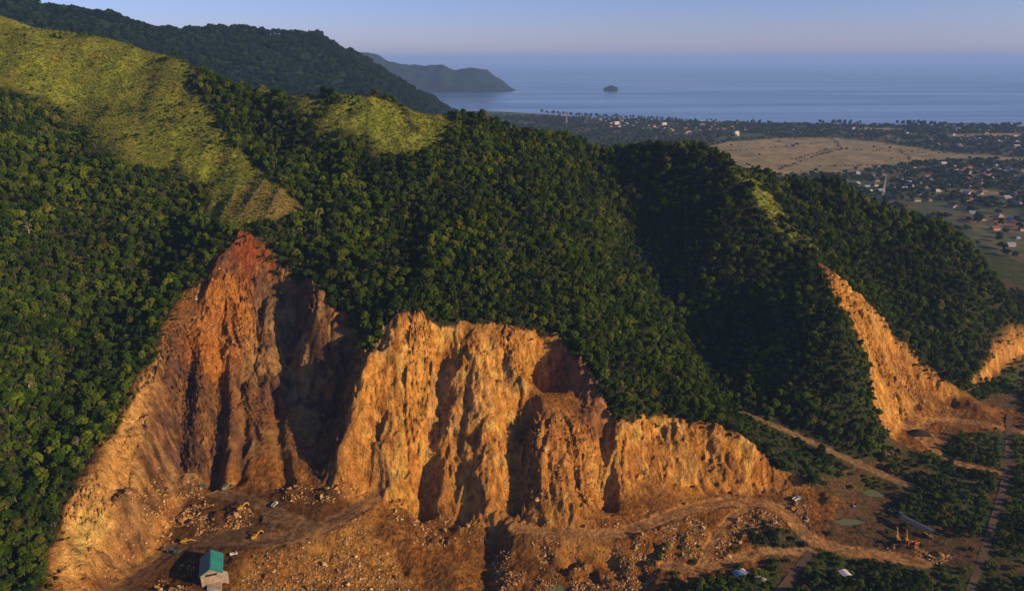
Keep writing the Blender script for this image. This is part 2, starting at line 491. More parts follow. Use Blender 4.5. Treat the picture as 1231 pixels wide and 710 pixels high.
def plan(pp): return [hit(*p)[:2] for p in pp]

def region(pp, soft=1.0, warp=True):
    m = inpoly(bx if warp else mx, by if warp else my, plan(pp)).astype(float)
    return blur(m, soft) if soft else m

bare = (inpoly(bx, by, quarry_plan) | inpoly(bx, by, scar_plan) | inpoly(bx, by, face4_plan)).astype(float)
bare = blur(bare, .8)
steep = bare * smooth(.45, 1.0, slope)
flatm = bare * (1 - smooth(.45, 1.0, slope))
rd = np.full(mx.shape, 1e9); rdm = np.full(mx.shape, 1e9)
for pl, hw in roads:
    d, _ = dist_line(mx, my, pl[::2] + [pl[-1]])
    rdm = np.where(d / hw < rd, d, rdm); rd = np.minimum(rd, d / hw)
roadm = 1 - smooth(.75, 1.35, rd + .5 * (fbm(mx / 4, my / 4, 41, 3) - .5))
pd = np.full(mx.shape, 1e9)
for pl, hw in paved:
    d, _ = dist_line(mx, my, pl[::2] + [pl[-1]])
    pd = np.minimum(pd, d / hw)
pondm = np.zeros(mx.shape)
for pl, z0 in ponds:
    pondm = np.maximum(pondm, blur(inpoly(mx, my, [q[:2] for q in pl]).astype(float), 1.5))
calm = (1 - roadm) * smooth(1.0, 1.6, pd) * (1 - np.clip(pondm * 2, 0, 1))
# fluting of the faces (runs down the fall line), ledges and rubble
wu = mx + 14 * (fbm(mx / 26, my / 26, 37, 3) - .5); wv_ = my + 14 * (fbm(mx / 26, my / 26, 38, 3) - .5)
along = wu * (1 - wx) + wv_ * wx; down = wv_ * (1 - wx) + wu * wx
flA = ridged(along / 15, down / 38, 31, 3, .55)
flB = fbm(along / 5, down / 9, 33, 3, .65)
lump = fbm(mx / 18, my / 20, 35, 3)
blk = 4.5 * facets(along / 19, down / 15, 210) + 2.0 * facets(along / 7, down / 7, 215) + 1.5 * facets(along / 3.4, down / 4.2, 220)
Z += steep * calm * (4.2 * (flA - .55) + 3.4 * (flB - .5) + 4 * (lump - .5) + blk + 2.0 * (ridged(along / 3.0, down / 8, 39, 2) - .55))
Z += flatm * calm * (3.4 * (fbm(mx / 14, my / 14, 51, 4, .6) - .5) + 1.5 * (fbm(mx / 3, my / 3, 52, 3) - .5))
Z += (1 - bare) * calm * (1.5 * (fbm(mx / 12, my / 12, 53, 4) - .5))
mseed = np.random.default_rng(11)
for mp, cnt in ((((640, 655), (760, 655), (785, 690), (765, 710), (640, 710)), 16), (((760, 652), (830, 625), (845, 635), (835, 670), (790, 680)), 9), (((875, 625), (905, 614), (955, 640), (900, 640)), 6), (((235, 612), (300, 615), (310, 625), (270, 640), (225, 642)), 7), (((480, 612), (560, 620), (600, 640), (540, 660), (480, 650)), 10), (((1062, 652), (1100, 656), (1148, 668), (1120, 676)), 6), (((330, 590), (400, 588), (440, 596), (350, 603)), 5)):
    mpl = np.array(plan(mp))
    for _ in range(cnt):
        while True:
            q = mseed.uniform(mpl.min(0), mpl.max(0))
            if inpoly(np.array([q[0]]), np.array([q[1]]), [tuple(z) for z in mpl])[0]: break
        rr = mseed.uniform(3.0, 6.5); sl_ = (np.abs(MX - q[0]) < rr * 2.5); sm_ = (np.abs(MY - q[1]) < rr * 2.5)
        ii = np.ix_(sm_, sl_)
        dd_ = np.hypot(mx[ii] - q[0], my[ii] - q[1]) / rr
        Z[ii] += mseed.uniform(.35, .62) * rr * np.clip(1.1 - dd_, 0, 1) * calm[ii]
Z += roadm * .35 * (fbm(mx / 5, my / 5, 54, 3) - .5)

# ---- albedo of the ground, by material, plus shade painted on one wall
def mixv(base, c, w_): return base * (1 - w_[..., None]) + np.array(c) * w_[..., None]
n1 = fbm(mx / 22, my / 22, 61, 4); n2 = fbm(mx / 6, my / 6, 62, 4); n3 = fbm(mx / 60, my / 60, 63, 3)
streak = fbm(along / 4.5, down / 16, 64, 4, .6)
patch = facets(along / 9, down / 6, 230)
C = np.zeros(mx.shape + (3,)) + np.array((.030, .036, .013))
low = smooth(26, 14, Z) * (1 - bare)                                    # the flat valley floor below the slopes
C = mixv(C, (.052, .066, .013), low)
C = mixv(C, (.105, .064, .026), low * smooth(.56, .68, n1))
grass = np.clip(region(((-60, 0), (60, 26), (130, 50), (188, 60), (228, 105), (262, 152), (302, 196), (340, 228), (372, 251), (330, 264), (285, 276), (252, 264), (250, 222), (215, 196), (165, 204), (135, 172), (85, 138), (55, 118), (0, 106), (-60, 100)), 1.5) +
                region(((335, 100), (400, 96), (440, 104), (480, 124), (530, 136), (560, 150), (540, 162), (500, 182), (460, 188), (440, 160), (400, 165), (370, 140), (345, 128)), 1.5) * smooth(.40, .50, fbm(mx / 26, my / 26, 67, 3)) +
                region(((878, 205), (890, 200), (930, 238), (965, 275), (1000, 312), (990, 316), (950, 285), (915, 250)), 1.0) * smooth(.44, .54, fbm(mx / 7, my / 7, 66, 3)) +
                0, 0, 1) * (1 - bare)
gcol = mixv(np.zeros(C.shape) + np.array((.165, .195, .022)), (.095, .122, .015), smooth(.45, .62, n2))
gcol = mixv(gcol, (.175, .160, .028), smooth(.54, .72, n1) * .7)
gcol = mixv(gcol, (.165, .105, .040), region(((300, 215), (372, 252), (330, 262), (285, 268), (265, 255)), 3) * .7)
C = C * (1 - grass[..., None]) + gcol * grass[..., None]
# quarried ground
ROCK = mixv(np.zeros(C.shape) + np.array((.44, .255, .105)), (.52, .33, .150), smooth(.48, .72, streak))
ROCK = mixv(ROCK, (.30, .155, .060), smooth(.52, .30, streak) * .9)
ROCK = mixv(ROCK, (.58, .42, .24), smooth(.15, .6, patch) * .5)
ROCK = mixv(ROCK, (.26, .12, .045), smooth(-.15, -.6, patch) * .6)
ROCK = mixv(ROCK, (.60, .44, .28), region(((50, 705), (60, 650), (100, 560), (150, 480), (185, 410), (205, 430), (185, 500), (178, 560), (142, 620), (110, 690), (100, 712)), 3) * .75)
ROCK = mixv(ROCK, (.24, .135, .065), smooth(.50, .62, n1) * .45)
ROCK = mixv(ROCK, (.40, .30, .20), smooth(.60, .72, lump) * .45 * steep)
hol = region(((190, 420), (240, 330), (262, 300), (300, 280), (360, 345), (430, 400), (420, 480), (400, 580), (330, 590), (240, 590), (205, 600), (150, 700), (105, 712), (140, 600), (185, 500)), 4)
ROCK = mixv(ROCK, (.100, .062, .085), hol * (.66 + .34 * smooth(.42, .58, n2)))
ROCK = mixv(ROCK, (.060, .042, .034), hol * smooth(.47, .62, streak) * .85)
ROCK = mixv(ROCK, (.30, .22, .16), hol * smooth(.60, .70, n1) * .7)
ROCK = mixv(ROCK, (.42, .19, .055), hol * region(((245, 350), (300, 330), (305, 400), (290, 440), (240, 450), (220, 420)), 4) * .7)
ROCK = mixv(ROCK, (.22, .065, .030), region(((235, 296), (270, 270), (300, 268), (330, 300), (350, 320), (345, 335), (315, 325), (300, 330), (268, 310), (240, 315)), 4) * .8)
ROCK = mixv(ROCK, (.16, .125, .12), region(((318, 325), (352, 335), (368, 360), (360, 400), (325, 400), (308, 370)), 4) * .6)
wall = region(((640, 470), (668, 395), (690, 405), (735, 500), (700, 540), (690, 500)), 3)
ROCK = mixv(ROCK, (.17, .095, .10), wall * .8)  # shadow on the left-facing wall, painted into the rock colour
ROCK = mixv(ROCK, (.30, .155, .065), region(((625, 488), (660, 482), (700, 510), (720, 610), (600, 625), (610, 560)), 3) * .7)
soil = mixv(np.zeros(C.shape) + np.array((.21, .110, .045)), (.31, .18, .080), smooth(.5, .66, n2))
soil = mixv(soil, (.13, .080, .042), smooth(.52, .66, n1) * .7)
soil = mixv(soil, (.40, .26, .125), region(((300, 665), (345, 660), (440, 612), (500, 690), (500, 712), (285, 712)), 3) * (.3 + .6 * smooth(.4, .6, n2)))
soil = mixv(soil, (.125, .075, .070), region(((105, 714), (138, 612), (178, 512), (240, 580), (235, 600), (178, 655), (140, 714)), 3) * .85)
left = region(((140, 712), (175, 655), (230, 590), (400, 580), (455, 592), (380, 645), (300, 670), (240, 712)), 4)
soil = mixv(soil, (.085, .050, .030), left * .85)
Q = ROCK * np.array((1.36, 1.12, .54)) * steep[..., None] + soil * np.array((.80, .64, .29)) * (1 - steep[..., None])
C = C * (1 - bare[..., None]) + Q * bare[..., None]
# brown worked ground on the valley floor to the right
work = np.clip(region(((940, 585), (1010, 575), (1095, 588), (1070, 615), (1120, 640), (1190, 655), (1185, 680), (1090, 676), (1000, 664), (960, 640)), 2) + region(((1050, 500), (1160, 480), (1231, 470), (1231, 520), (1150, 515), (1120, 540), (1090, 545)), 2), 0, 1) * (1 - bare)
C = mixv(C, (.105, .058, .026), work * (.55 + .45 * smooth(.35, .6, n2)))
verge = region(((790, 660), (850, 655), (860, 640), (960, 640), (970, 660), (850, 712), (760, 712)), 2)
C = mixv(C, (.055, .062, .020), verge * smooth(.48, .60, n1))
green2 = region(((905, 640), (925, 625), (960, 640), (972, 655), (930, 662), (900, 655)), 1.5)
C = mixv(C, (.045, .058, .018), green2 * .85)
rcol = mixv(np.zeros(C.shape) + np.array((.37, .215, .090)), (.26, .150, .065), smooth(.4, .62, n2))
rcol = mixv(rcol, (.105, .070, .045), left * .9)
rcol = mixv(rcol, (.165, .120, .075), region(((875, 484), (960, 512), (1110, 578), (1100, 598), (990, 552), (875, 510)), 2) * .8)
rcol = rcol * np.array((1, .93, .7))
rut = np.exp(-((np.abs(rdm) - 1.5) / .7) ** 2)
rcol = rcol * (1 - .32 * rut[..., None] * smooth(.3, .6, n2)[..., None])
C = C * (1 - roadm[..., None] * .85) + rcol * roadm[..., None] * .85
C = mixv(C, (.07, .075, .035), np.clip(pondm, 0, 1))
C = np.clip(C, 0, .62)
V = np.stack([mx, my, Z], -1).reshape(-1, 3)

def gm(x, y):
    """height of the finished terrain mesh"""
    x = np.asarray(x, float); y = np.asarray(y, float)
    ix = np.clip(np.searchsorted(MX, x) - 1, 0, len(MX) - 2); iy = np.clip(np.searchsorted(MY, y) - 1, 0, len(MY) - 2)
    fx = np.clip((x - MX[ix]) / (MX[ix + 1] - MX[ix]), 0, 1); fy = np.clip((y - MY[iy]) / (MY[iy + 1] - MY[iy]), 0, 1)
    return (Z[iy, ix] * (1 - fx) + Z[iy, ix + 1] * fx) * (1 - fy) + (Z[iy + 1, ix] * (1 - fx) + Z[iy + 1, ix + 1] * fx) * fy

def gattr(A, x, y):
    ix = np.clip(np.searchsorted(MX, x), 0, len(MX) - 1); iy = np.clip(np.searchsorted(MY, y), 0, len(MY) - 1)
    return A[iy, ix]

me = mesh_np('terrain', V, grid_faces(len(MX), len(MY)))
vattr(me, 'wx', wx); vattr(me, 'bare', bare); vattr(me, 'steep', steep); vattr(me, 'roadm', roadm); vattr(me, 'grass', grass)
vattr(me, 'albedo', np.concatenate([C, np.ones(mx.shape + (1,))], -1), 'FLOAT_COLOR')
terrain = tag(link('terrain', me), kind='structure')
n = NT('earth_and_rock')
col = n.attr('albedo', 'Color')
def warped(scale):
    wn = n.n('ShaderNodeVectorMath'); wn.operation = 'MULTIPLY_ADD'
    n.set(wn.inputs[0], n.noise(n.coords((1, 1, 1)), .09, 3, .6, 1)); wn.inputs[1].default_value = (9, 9, 9); n.set(wn.inputs[2], n.coords((1, 1, 1)))
    mp = n.n('ShaderNodeMapping'); n.set(mp.inputs['Vector'], wn.outputs[0]); mp.inputs['Scale'].default_value = scale
    return mp.outputs[0]
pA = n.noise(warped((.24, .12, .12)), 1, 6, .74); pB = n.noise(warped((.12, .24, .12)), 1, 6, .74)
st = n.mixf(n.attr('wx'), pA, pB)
fine = n.noise(n.coords((1, 1, 1)), .35, 6, .72)
fine2 = n.noise(n.coords((1, 1, 1)), .16, 4, .6)
vor = n.n('ShaderNodeTexVoronoi'); n.set(vor.inputs['Vector'], n.coords((1, 1, 1))); vor.inputs['Scale'].default_value = .55
stones = n.math('SUBTRACT', .9, vor.outputs['Distance'], True)
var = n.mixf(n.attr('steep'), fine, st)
col = n.mixc(1.0, col, n.ramp(var, [(.33, .26), (.43, .70), (.53, 1.08), (.66, 1.45)]), 'MULTIPLY')  # darkens bump hollows and lightens rises: crevice shade put into the colour
col = n.mixc(1.0, col, n.ramp(fine2, [(.3, .78), (.7, 1.22)]), 'MULTIPLY')
hsum = n.math('ADD', n.math('MULTIPLY', st, n.mixf(n.attr('steep'), 0.0, 4.0)), n.math('MULTIPLY', fine, n.mixf(n.attr('roadm'), 1.8, .5)))
hsum = n.math('ADD', hsum, n.math('MULTIPLY', stones, n.math('MULTIPLY', n.attr('bare'), n.mixf(n.attr('roadm'), .55, .05))))
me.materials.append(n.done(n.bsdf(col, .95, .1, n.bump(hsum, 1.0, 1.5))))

# ---------------------------------------------------------------- paved road, ponds
def ribbon(name, pl, hw, mat, lift):
    a = np.array(pl)
    t = np.gradient(a[:, :2], axis=0); t /= np.linalg.norm(t, axis=1)[:, None] + 1e-9
    nn = np.stack([-t[:, 1], t[:, 0]], 1)
    rows = []
    for f in (-1, -.5, 0, .5, 1):
        xy = a[:, :2] + nn * hw * (f * (.86 + .3 * fbm(a[:, :1] / 5 + f, a[:, 1:2] / 5, 44, 2)) + .14 * (fbm(a[:, :1] / 11, a[:, 1:2] / 11, 45, 2) - .5))
        rows.append(np.concatenate([xy, (gm(xy[:, 0], xy[:, 1]) + lift)[:, None]], 1))
    zmax = np.max([r[:, 2] for r in rows], axis=0)
    for r in rows: r[:, 2] = zmax
    return tag(link(name, mesh_np(name, np.concatenate(rows), grid_faces(len(a), 5)), mat), kind='structure')
n = NT('worn_asphalt')
asph = n.done(n.bsdf(n.mixc(n.ramp(n.noise(n.coords(), .09, 4, .7), [(.42, 0.0), (.62, .85)]), n.ramp(n.noise(n.coords(), .5, 6, .7), [(.3, (.060, .046, .032)), (.7, (.120, .090, .058))]), (.150, .095, .042)), .95, .05))
for pl, hw in paved: ribbon('road', pl, hw, asph, .12)
n = NT('pond_water')
pw = n.done(n.bsdf((.13, .15, .045), .3, .3, n.bump(n.noise(n.coords(), .8, 3), .05, .3)))
for k, (pl, z0) in enumerate(ponds):
    c = np.mean(np.array(pl)[:, :2], axis=0)
    ring = []
    for i in range(40):
        f = i / 40 * len(pl); j = int(f); f -= j
        q = np.array(pl[j][:2]) * (1 - f) + np.array(pl[(j + 1) % len(pl)][:2]) * f
        q = c + (q - c) * (1.0 + .10 * math.sin(i * 1.9) + .06 * math.sin(i * 3.1))
        ring.append((q[0], q[1], z0 - .12))
    me_ = bpy.data.meshes.new('pond'); me_.from_pydata(ring, [], [list(range(40))]); me_.update()
    tag(link('pond', me_, pw), kind='structure')

# ---------------------------------------------------------------- far land: plain, hills, headland, island, sea, haze
coast = [tz(540, 132.5, 1), tz(600, 134, 1), tz(640, 136, 1), tz(700, 141, 1), tz(800, 144.5, 1), tz(900, 148, 1), tz(1000, 149, 1), tz(1100, 150, 1), tz(1231, 151, 1), tz(1400, 153, 1)]
cx_ = np.array([-6000, -800] + [c[0] for c in coast] + [9000]); cy_ = np.array([4600, 4600] + [c[1] for c in coast] + [coast[-1][1] - 400])
def coast_y(x): return np.interp(x, cx_, cy_)
PX = axis([(-3000, -400, 100), (-400, 3400, 22), (3400, 6000, 150)]); PY = axis([(-600, 850, 120), (850, 1400, 20), (1400, 4700, 30)])
qx, qy = np.meshgrid(PX, PY)
cyv = coast_y(qx) + 60 * (fbm(qx / 200, qy * 0 + 3, 71, 3) - .5)
pz = 4.5 + 1.5 * (fbm(qx / 150, qy / 150, 72, 3) - .5) - 9 * smooth(-30, 40, qy - cyv)
pz = np.where((qy < 1290) & (np.abs(qx - 50) < 740), np.minimum(pz, -1.0), pz)
PC = np.zeros(qx.shape + (3,)) + np.array((.055, .075, .026))
m1 = fbm(qx / 110, qy / 110, 73, 4); m2 = fbm(qx / 40, qy / 40, 74, 3)
PC = mixv(PC, (.10, .095, .04), smooth(.5, .62, m1) * .7)
def pplan(pp, z=5.0): return [tz(x, y, z)[:2] for x, y in pp]
wq = 20 * (fbm(qx / 60, qy / 60, 75, 3) - .5)
fieldpoly = [pplan(((845, 178), (880, 170), (950, 165.5), (1010, 166), (1060, 171), (1100, 177), (1150, 184.5), (1200, 187), (1231, 190), (1231, 186), (1290, 190), (1290, 195), (1150, 190), (1110, 194), (1070, 199), (1030, 206), (985, 209), (930, 212), (880, 200), (850, 188))),
             pplan(((1120, 162), (1231, 160), (1231, 163), (1150, 165))), pplan(((1030, 153), (1090, 155), (1080, 157.5), (1040, 156))), pplan(((1150, 228), (1210, 229), (1205, 235), (1160, 235)))]
fieldm = np.zeros(qx.shape)
for p in fieldpoly: fieldm = np.maximum(fieldm, inpoly(qx + wq, qy + wq, p).astype(float))
near_f = inpoly(qx + wq, qy + wq, pplan(((1150, 258), (1231, 255), (1260, 290), (1240, 345), (1190, 300), (1165, 280)))).astype(float)
cell = hash2(np.floor((qx + .3 * qy) / 95), np.floor((qy - .2 * qx) / 130), 5)
fcol = mixv(np.zeros(PC.shape) + np.array((.29, .22, .095)), (.22, .18, .075), smooth(.3, .8, cell))
fcol = mixv(fcol, (.14, .125, .05), smooth(.56, .7, m2) * .6)
PC = PC * (1 - fieldm[..., None]) + fcol * fieldm[..., None]
PC = mixv(PC, (.115, .110, .038), near_f * (.5 + .5 * smooth(.3, .7, cell)))
PC = mixv(PC, (.17, .115, .06), near_f * smooth(.52, .62, m1))
PC = mixv(PC, (.42, .37, .29), smooth(-80, -30, qy - cyv))
me = mesh_np('coastal_plain', np.stack([qx, qy, pz], -1).reshape(-1, 3), grid_faces(len(PX), len(PY)))
vattr(me, 'albedo', np.concatenate([PC, np.ones(qx.shape + (1,))], -1), 'FLOAT_COLOR')
n = NT('plain_ground')
pc = n.mixc(1.0, n.attr('albedo', 'Color'), n.ramp(n.noise(n.coords(), .03, 6, .65), [(.3, .6), (.7, 1.4)]), 'MULTIPLY')
tag(link('coastal_plain', me, n.done(n.bsdf(pc, .95, .1))), kind='structure')

n = NT('sea_water')
wv = n.noise(n.coords((.02, .06, 1)), 1, 6, .6)
slick = n.noise(n.coords((.00022, .0016, 1)), 1, 5, .6)
sea_m = n.done(n.bsdf((.055, .115, .175), n.ramp(slick, [(.40, .26), (.60, .16)]), .5, n.bump(wv, .05, 6.0)))
me = mesh_np('sea', [(-60000, 1800, 0), (60000, 1800, 0), (60000, 60000, 0), (-60000, 60000, 0)], [(0, 1, 2, 3)])
tag(link('sea', me, sea_m), kind='structure')

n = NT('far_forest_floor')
ff = n.done(n.bsdf(n.ramp(n.noise(n.coords(), .02, 5), [(.3, (.005, .016, .011)), (.7, (.014, .032, .016))]), .95, .1))  # floor darkened and blued as well, distance haze put into the colour
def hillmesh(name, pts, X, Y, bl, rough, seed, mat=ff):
    h = blur(tin(pts, X, Y), bl)
    a, b = np.meshgrid(X, Y)
    s = X[1] - X[0]
    up = smooth(0, 60, h)
    h = h + up * rough * (2.2 * (fbm(a / (s * 14), b / (s * 14), seed, 3) - .5) + 1.6 * (ridged(a / (s * 7), b / (s * 9), seed + 5, 3) - .55))
    me_ = mesh_np(name, np.stack([a, b, h], -1).reshape(-1, 3), grid_faces(len(X), len(Y)))
    tag(link(name, me_, mat), kind='structure')
    return h
HX = np.arange(-2600, 501, 20.0); HY = np.arange(1250, 4500, 20.0)
crest = L((-120, -14, 1650), (0, 2, 1800), (60, 10, 1900), (110, 18, 2000), (150, 28, 2050), (185, 38, 2150), (215, 42, 2250), (240, 40, 2300), (290, 42, 2400), (335, 40, 2450), (380, 43, 2550), (420, 62, 2750), (460, 88, 3000), (500, 112, 3300), (535, 131, 3600))
hp = dens(crest, 60)
hp += [(-2600, 1250, 350), (-2000, 1250, 330), (-1400, 1250, 280), (-900, 1250, 180), (-600, 1250, 60), (-300, 1250, -10), (500, 1250, -10), (-1050, 1500, 330), (-700, 1650, 200), (-500, 1900, 170), (-350, 2200, 130), (-250, 2600, 90), (-200, 3000, 30), (-150, 3400, -5), (-100, 2200, -6), (0, 3000, -6),
       (500, 4480, -6), (-150, 3900, -6), (-400, 3800, -6), (-700, 3600, 30), (-1000, 3300, 60), (-1400, 3000, 150), (-2000, 2600, 300), (-2600, 2300, 400), (-2600, 4480, -6), (-1200, 4480, -6), (-2600, 3500, 100), (500, 2000, -6)]
HH = hillmesh('hills', hp, HX, HY, 2.0, 22, 81)
BX = np.arange(-3300, 300, 30.0); BY = np.arange(6500, 10500, 30.0)
head = L((390, 58, 8600), (430, 62, 8550), (444, 64, 8500), (468, 72, 8400), (480, 76, 8400), (492, 73.5, 8400), (506, 78.5, 8350), (516, 76.5, 8350), (525, 80, 8300), (533, 76, 8300), (547, 83.5, 8300), (567, 79, 8300), (584, 83.5, 8250), (596, 92, 8200), (605, 98.5, 8100))
hp = dens(head, 80) + [(x + dx, y + dy, -8) for x, y, _ in head for dx, dy in ((-60, -750), (60, 900))] + [(-3300, 6500, -8), (300, 6500, -8), (300, 10480, -8), (-3300, 10480, -8), (50, 8100, -8), (0, 7700, -8)]
hillmesh('headland', hp, BX, BY, .8, 34, 85)
far = L((225, 41, 5200), (245, 38, 5200), (270, 38, 5200), (285, 40.5, 5200), (300, 46, 5200), (330, 60, 5200))
FX = np.arange(-3300, -600, 40.0); FY = np.arange(4700, 6000, 40.0)
hp = dens(far, 80) + [(x, y + d, -8) for x, y, _ in far for d in (-420, 600)] + [(-3300, 4700, -8), (-600, 4700, -8), (-600, 5980, -8), (-3300, 5980, -8), (-3300, 5200, 300), (-3300, 5300, 300)]
hillmesh('hills', hp, FX, FY, 1.2, 14, 88)
IX = np.arange(700, 1250, 8.0); ic = tz(734, 109, 0)
IX = np.arange(ic[0] - 110, ic[0] + 111, 6.0); IY = np.arange(ic[1] - 110, ic[1] + 111, 6.0)
a, b = np.meshgrid(IX, IY)
r = np.hypot((a - ic[0]) / 78, (b - ic[1]) / 60)
h = 40 * np.sqrt(np.clip(1 - r * r, 0, 1)) * (1 + .2 * np.tanh((a - ic[0]) / 40)) * (.75 + .5 * fbm(a / 40, b / 40, 91, 3)) - 6 * smooth(.8, 1.2, r)
me = mesh_np('island', np.stack([a, b, h], -1).reshape(-1, 3), grid_faces(len(IX), len(IY)))
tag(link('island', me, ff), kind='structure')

hz = bmesh.new(); bmesh.ops.create_cube(hz, size=1.0)
me = bpy.data.meshes.new('haze'); hz.to_mesh(me); hz.free()
haze = tag(link('haze', me), 'thin bluish haze over the hills and the bay', 'haze', kind='stuff')
haze.scale = (140000, 140000, 530); haze.location = (0, 0, 255)
n = NT('haze_air')
pv = n.n('ShaderNodeVolumePrincipled')
pv.inputs['Color'].default_value = (.32, .55, 1.0, 1); pv.inputs['Density'].default_value = 4.8e-5; pv.inputs['Anisotropy'].default_value = .0
n.t.links.new(pv.outputs[0], n.out.inputs['Volume'])
me.materials.append(n.m)

# ---------------------------------------------------------------- trees
n = NT('leaves')
oi = n.n('ShaderNodeObjectInfo')
lc = n.ramp(oi.outputs['Random'], [(0.0, (.013, .034, .003)), (.3, (.030, .064, .003)), (.6, (.056, .100, .004)), (.85, (.090, .136, .005)), (.97, (.125, .150, .009)), (1.0, (.12, .11, .014))])
lc = n.mixc(1.0, lc, n.ramp(n.noise(n.coords((1, 1, 1)), .9, 2), [(.3, .65), (.7, 1.4)]), 'MULTIPLY')
gp = n.n('ShaderNodeNewGeometry')                      # stands of lighter and darker species
lc = n.mixc(1.0, lc, n.ramp(n.noise(gp.outputs['Position'], .022, 4, .6), [(.34, (.45, .52, .5)), (.5, (.9, .95, .9)), (.66, (1.5, 1.4, 1.1))]), 'MULTIPLY')
def leafy(n, c):
    b = n.bsdf(c, .75, .08)
    t = n.n('ShaderNodeBsdfTranslucent'); n.set(t.inputs['Color'], c)
    mx_ = n.n('ShaderNodeMixShader'); mx_.inputs[0].default_value = .22
    n.t.links.new(b, mx_.inputs[1]); n.t.links.new(t.outputs[0], mx_.inputs[2])
    return n.done(mx_.outputs[0])
M_LEAF = leafy(n, lc)
n = NT('bright_leaves'); M_BRIGHT = leafy(n, n.ramp(n.noise(n.coords(), .8, 2), [(.3, (.10, .13, .018)), (.7, (.19, .20, .03))]))
n = NT('pale_leaves'); M_PALE = leafy(n, n.ramp(n.noise(n.coords(), .8, 2), [(.3, (.09, .10, .05)), (.7, (.15, .15, .08))]))
n = NT('coast_leaves'); oi = n.n('ShaderNodeObjectInfo')
M_COAST = leafy(n, n.ramp(oi.outputs['Random'], [(0, (.016, .026, .012)), (1, (.036, .050, .018))]))
n = NT('bark'); M_BARK = n.done(n.bsdf(n.ramp(n.noise(n.coords((3, 3, .6)), 2, 4), [(.3, (.07, .055, .04)), (.7, (.17, .14, .11))]), .95, .1))
n = NT('pale_bark'); M_PBARK = n.done(n.bsdf(n.ramp(n.noise(n.coords((3, 3, .6)), 2, 4), [(.3, (.22, .18, .14)), (.7, (.42, .36, .28))]), .95, .1))
n = NT('dry_grass'); oi = n.n('ShaderNodeObjectInfo')
M_TUFT = leafy(n, n.ramp(oi.outputs['Random'], [(0, (.105, .135, .015)), (.5, (.170, .200, .022)), (1, (.185, .170, .028))]))

def leaf_cloud(r_, clumps, per, leaf, up=.35):
    """clumps: (k,4) centre+radius -> quads lying on the clump surfaces"""
    k = len(clumps)
    u = r_.normal(size=(k, per, 3)); u /= np.linalg.norm(u, axis=2, keepdims=True)
    u[..., 2] = np.where(u[..., 2] < -.35, -u[..., 2], u[..., 2])
    rad = clumps[:, None, 3:4] * (.72 + .38 * r_.random((k, per, 1)))
    c = (clumps[:, None, :3] + u * rad * np.array([1, 1, .8])).reshape(-1, 3)
    nn = (u + np.array([0, 0, up]) + .55 * r_.normal(size=u.shape)).reshape(-1, 3)
    nn /= np.linalg.norm(nn, axis=1, keepdims=True)
    t = np.cross(nn, r_.normal(size=nn.shape)); t /= np.linalg.norm(t, axis=1, keepdims=True)
    b = np.cross(nn, t)
    s_ = leaf * (.6 + .8 * r_.random((len(c), 1)))
    V_ = np.stack([c - t * s_, c - b * s_ * .62 - nn * s_ * .15, c + t * s_, c + b * s_ * .62 - nn * s_ * .15], 1).reshape(-1, 3)
    return V_, np.arange(len(V_)).reshape(-1, 4)

def crown_mesh(seed, R=4.0, Hh=9.0, nc=16, per=75, leaf=.5, flat=.75, conic=0.0, mat=None):
    r_ = np.random.default_rng(seed)
    cl = []
    base = Hh * .38; top = Hh - R * .25
    for i in range(nc):
        f = (i + .5) / nc
        zz = base + (top - base) * (f ** .8)
        prof = math.sin(math.pi * min(1, .22 + .72 * f)) ** .7 if not conic else (1 - .85 * f)
        a_ = i * 2.4 + r_.random() * 1.3
        rr = R * prof * (.30 + .55 * math.sqrt(r_.random()))
        cl.append((math.cos(a_) * rr, math.sin(a_) * rr, zz, R * (.26 + .20 * r_.random()) * (1 if not conic else (.5 + .6 * (1 - f)))))
    V_, F_ = leaf_cloud(r_, np.array(cl), per, leaf)
    me_ = mesh_np('crown', V_, F_, False); me_.materials.append(mat or M_LEAF)
    return me_

def tube(pts, rads, sides=6):
    V_ = []; F_ = []
    pts = [Vector(p) for p in pts]
    for i, (p, r_) in enumerate(zip(pts, rads)):
        d = (pts[min(i + 1, len(pts) - 1)] - pts[max(i - 1, 0)]).normalized()
        x = d.cross(Vector((0, 1, .01))).normalized() if abs(d.y) < .95 else d.cross(Vector((1, 0, 0))).normalized()
        y = d.cross(x)
        for k in range(sides):
            a_ = 2 * math.pi * k / sides
            V_.append(tuple(p + x * math.cos(a_) * r_ + y * math.sin(a_) * r_))
    for i in range(len(pts) - 1):
        for k in range(sides):
            F_.append((i * sides + k, i * sides + (k + 1) % sides, (i + 1) * sides + (k + 1) % sides, (i + 1) * sides + k))
    return V_, F_

def trunk_mesh(seed, R=4.0, Hh=9.0, mat=None, r0=.28):
    r_ = random.Random(seed)
    V_, F_ = [], []
    lean = (r_.uniform(-.6, .6), r_.uniform(-.6, .6))
    parts = [([(0, 0, -1.2), (lean[0] * .3, lean[1] * .3, Hh * .25), (lean[0] * .7, lean[1] * .7, Hh * .5), (lean[0], lean[1], Hh * .82)], [r0 * 1.2, r0, r0 * .7, r0 * .2])]
    for k in range(4):
        a_ = k * 1.57 + r_.random(); h0 = Hh * (.32 + .08 * k); rr = R * (.5 + .3 * r_.random())
        parts.append(([(lean[0] * .5, lean[1] * .5, h0), (math.cos(a_) * rr * .5, math.sin(a_) * rr * .5, h0 + Hh * .14), (math.cos(a_) * rr, math.sin(a_) * rr, h0 + Hh * .24)], [r0 * .55, r0 * .4, r0 * .12]))
    for p, rr in parts:
        v, f = tube(p, rr, 5); o = len(V_); V_ += v; F_ += [tuple(i + o for i in q) for q in f]
    me_ = mesh_np('trunk', V_, F_); me_.materials.append(mat or M_BARK)
    return me_

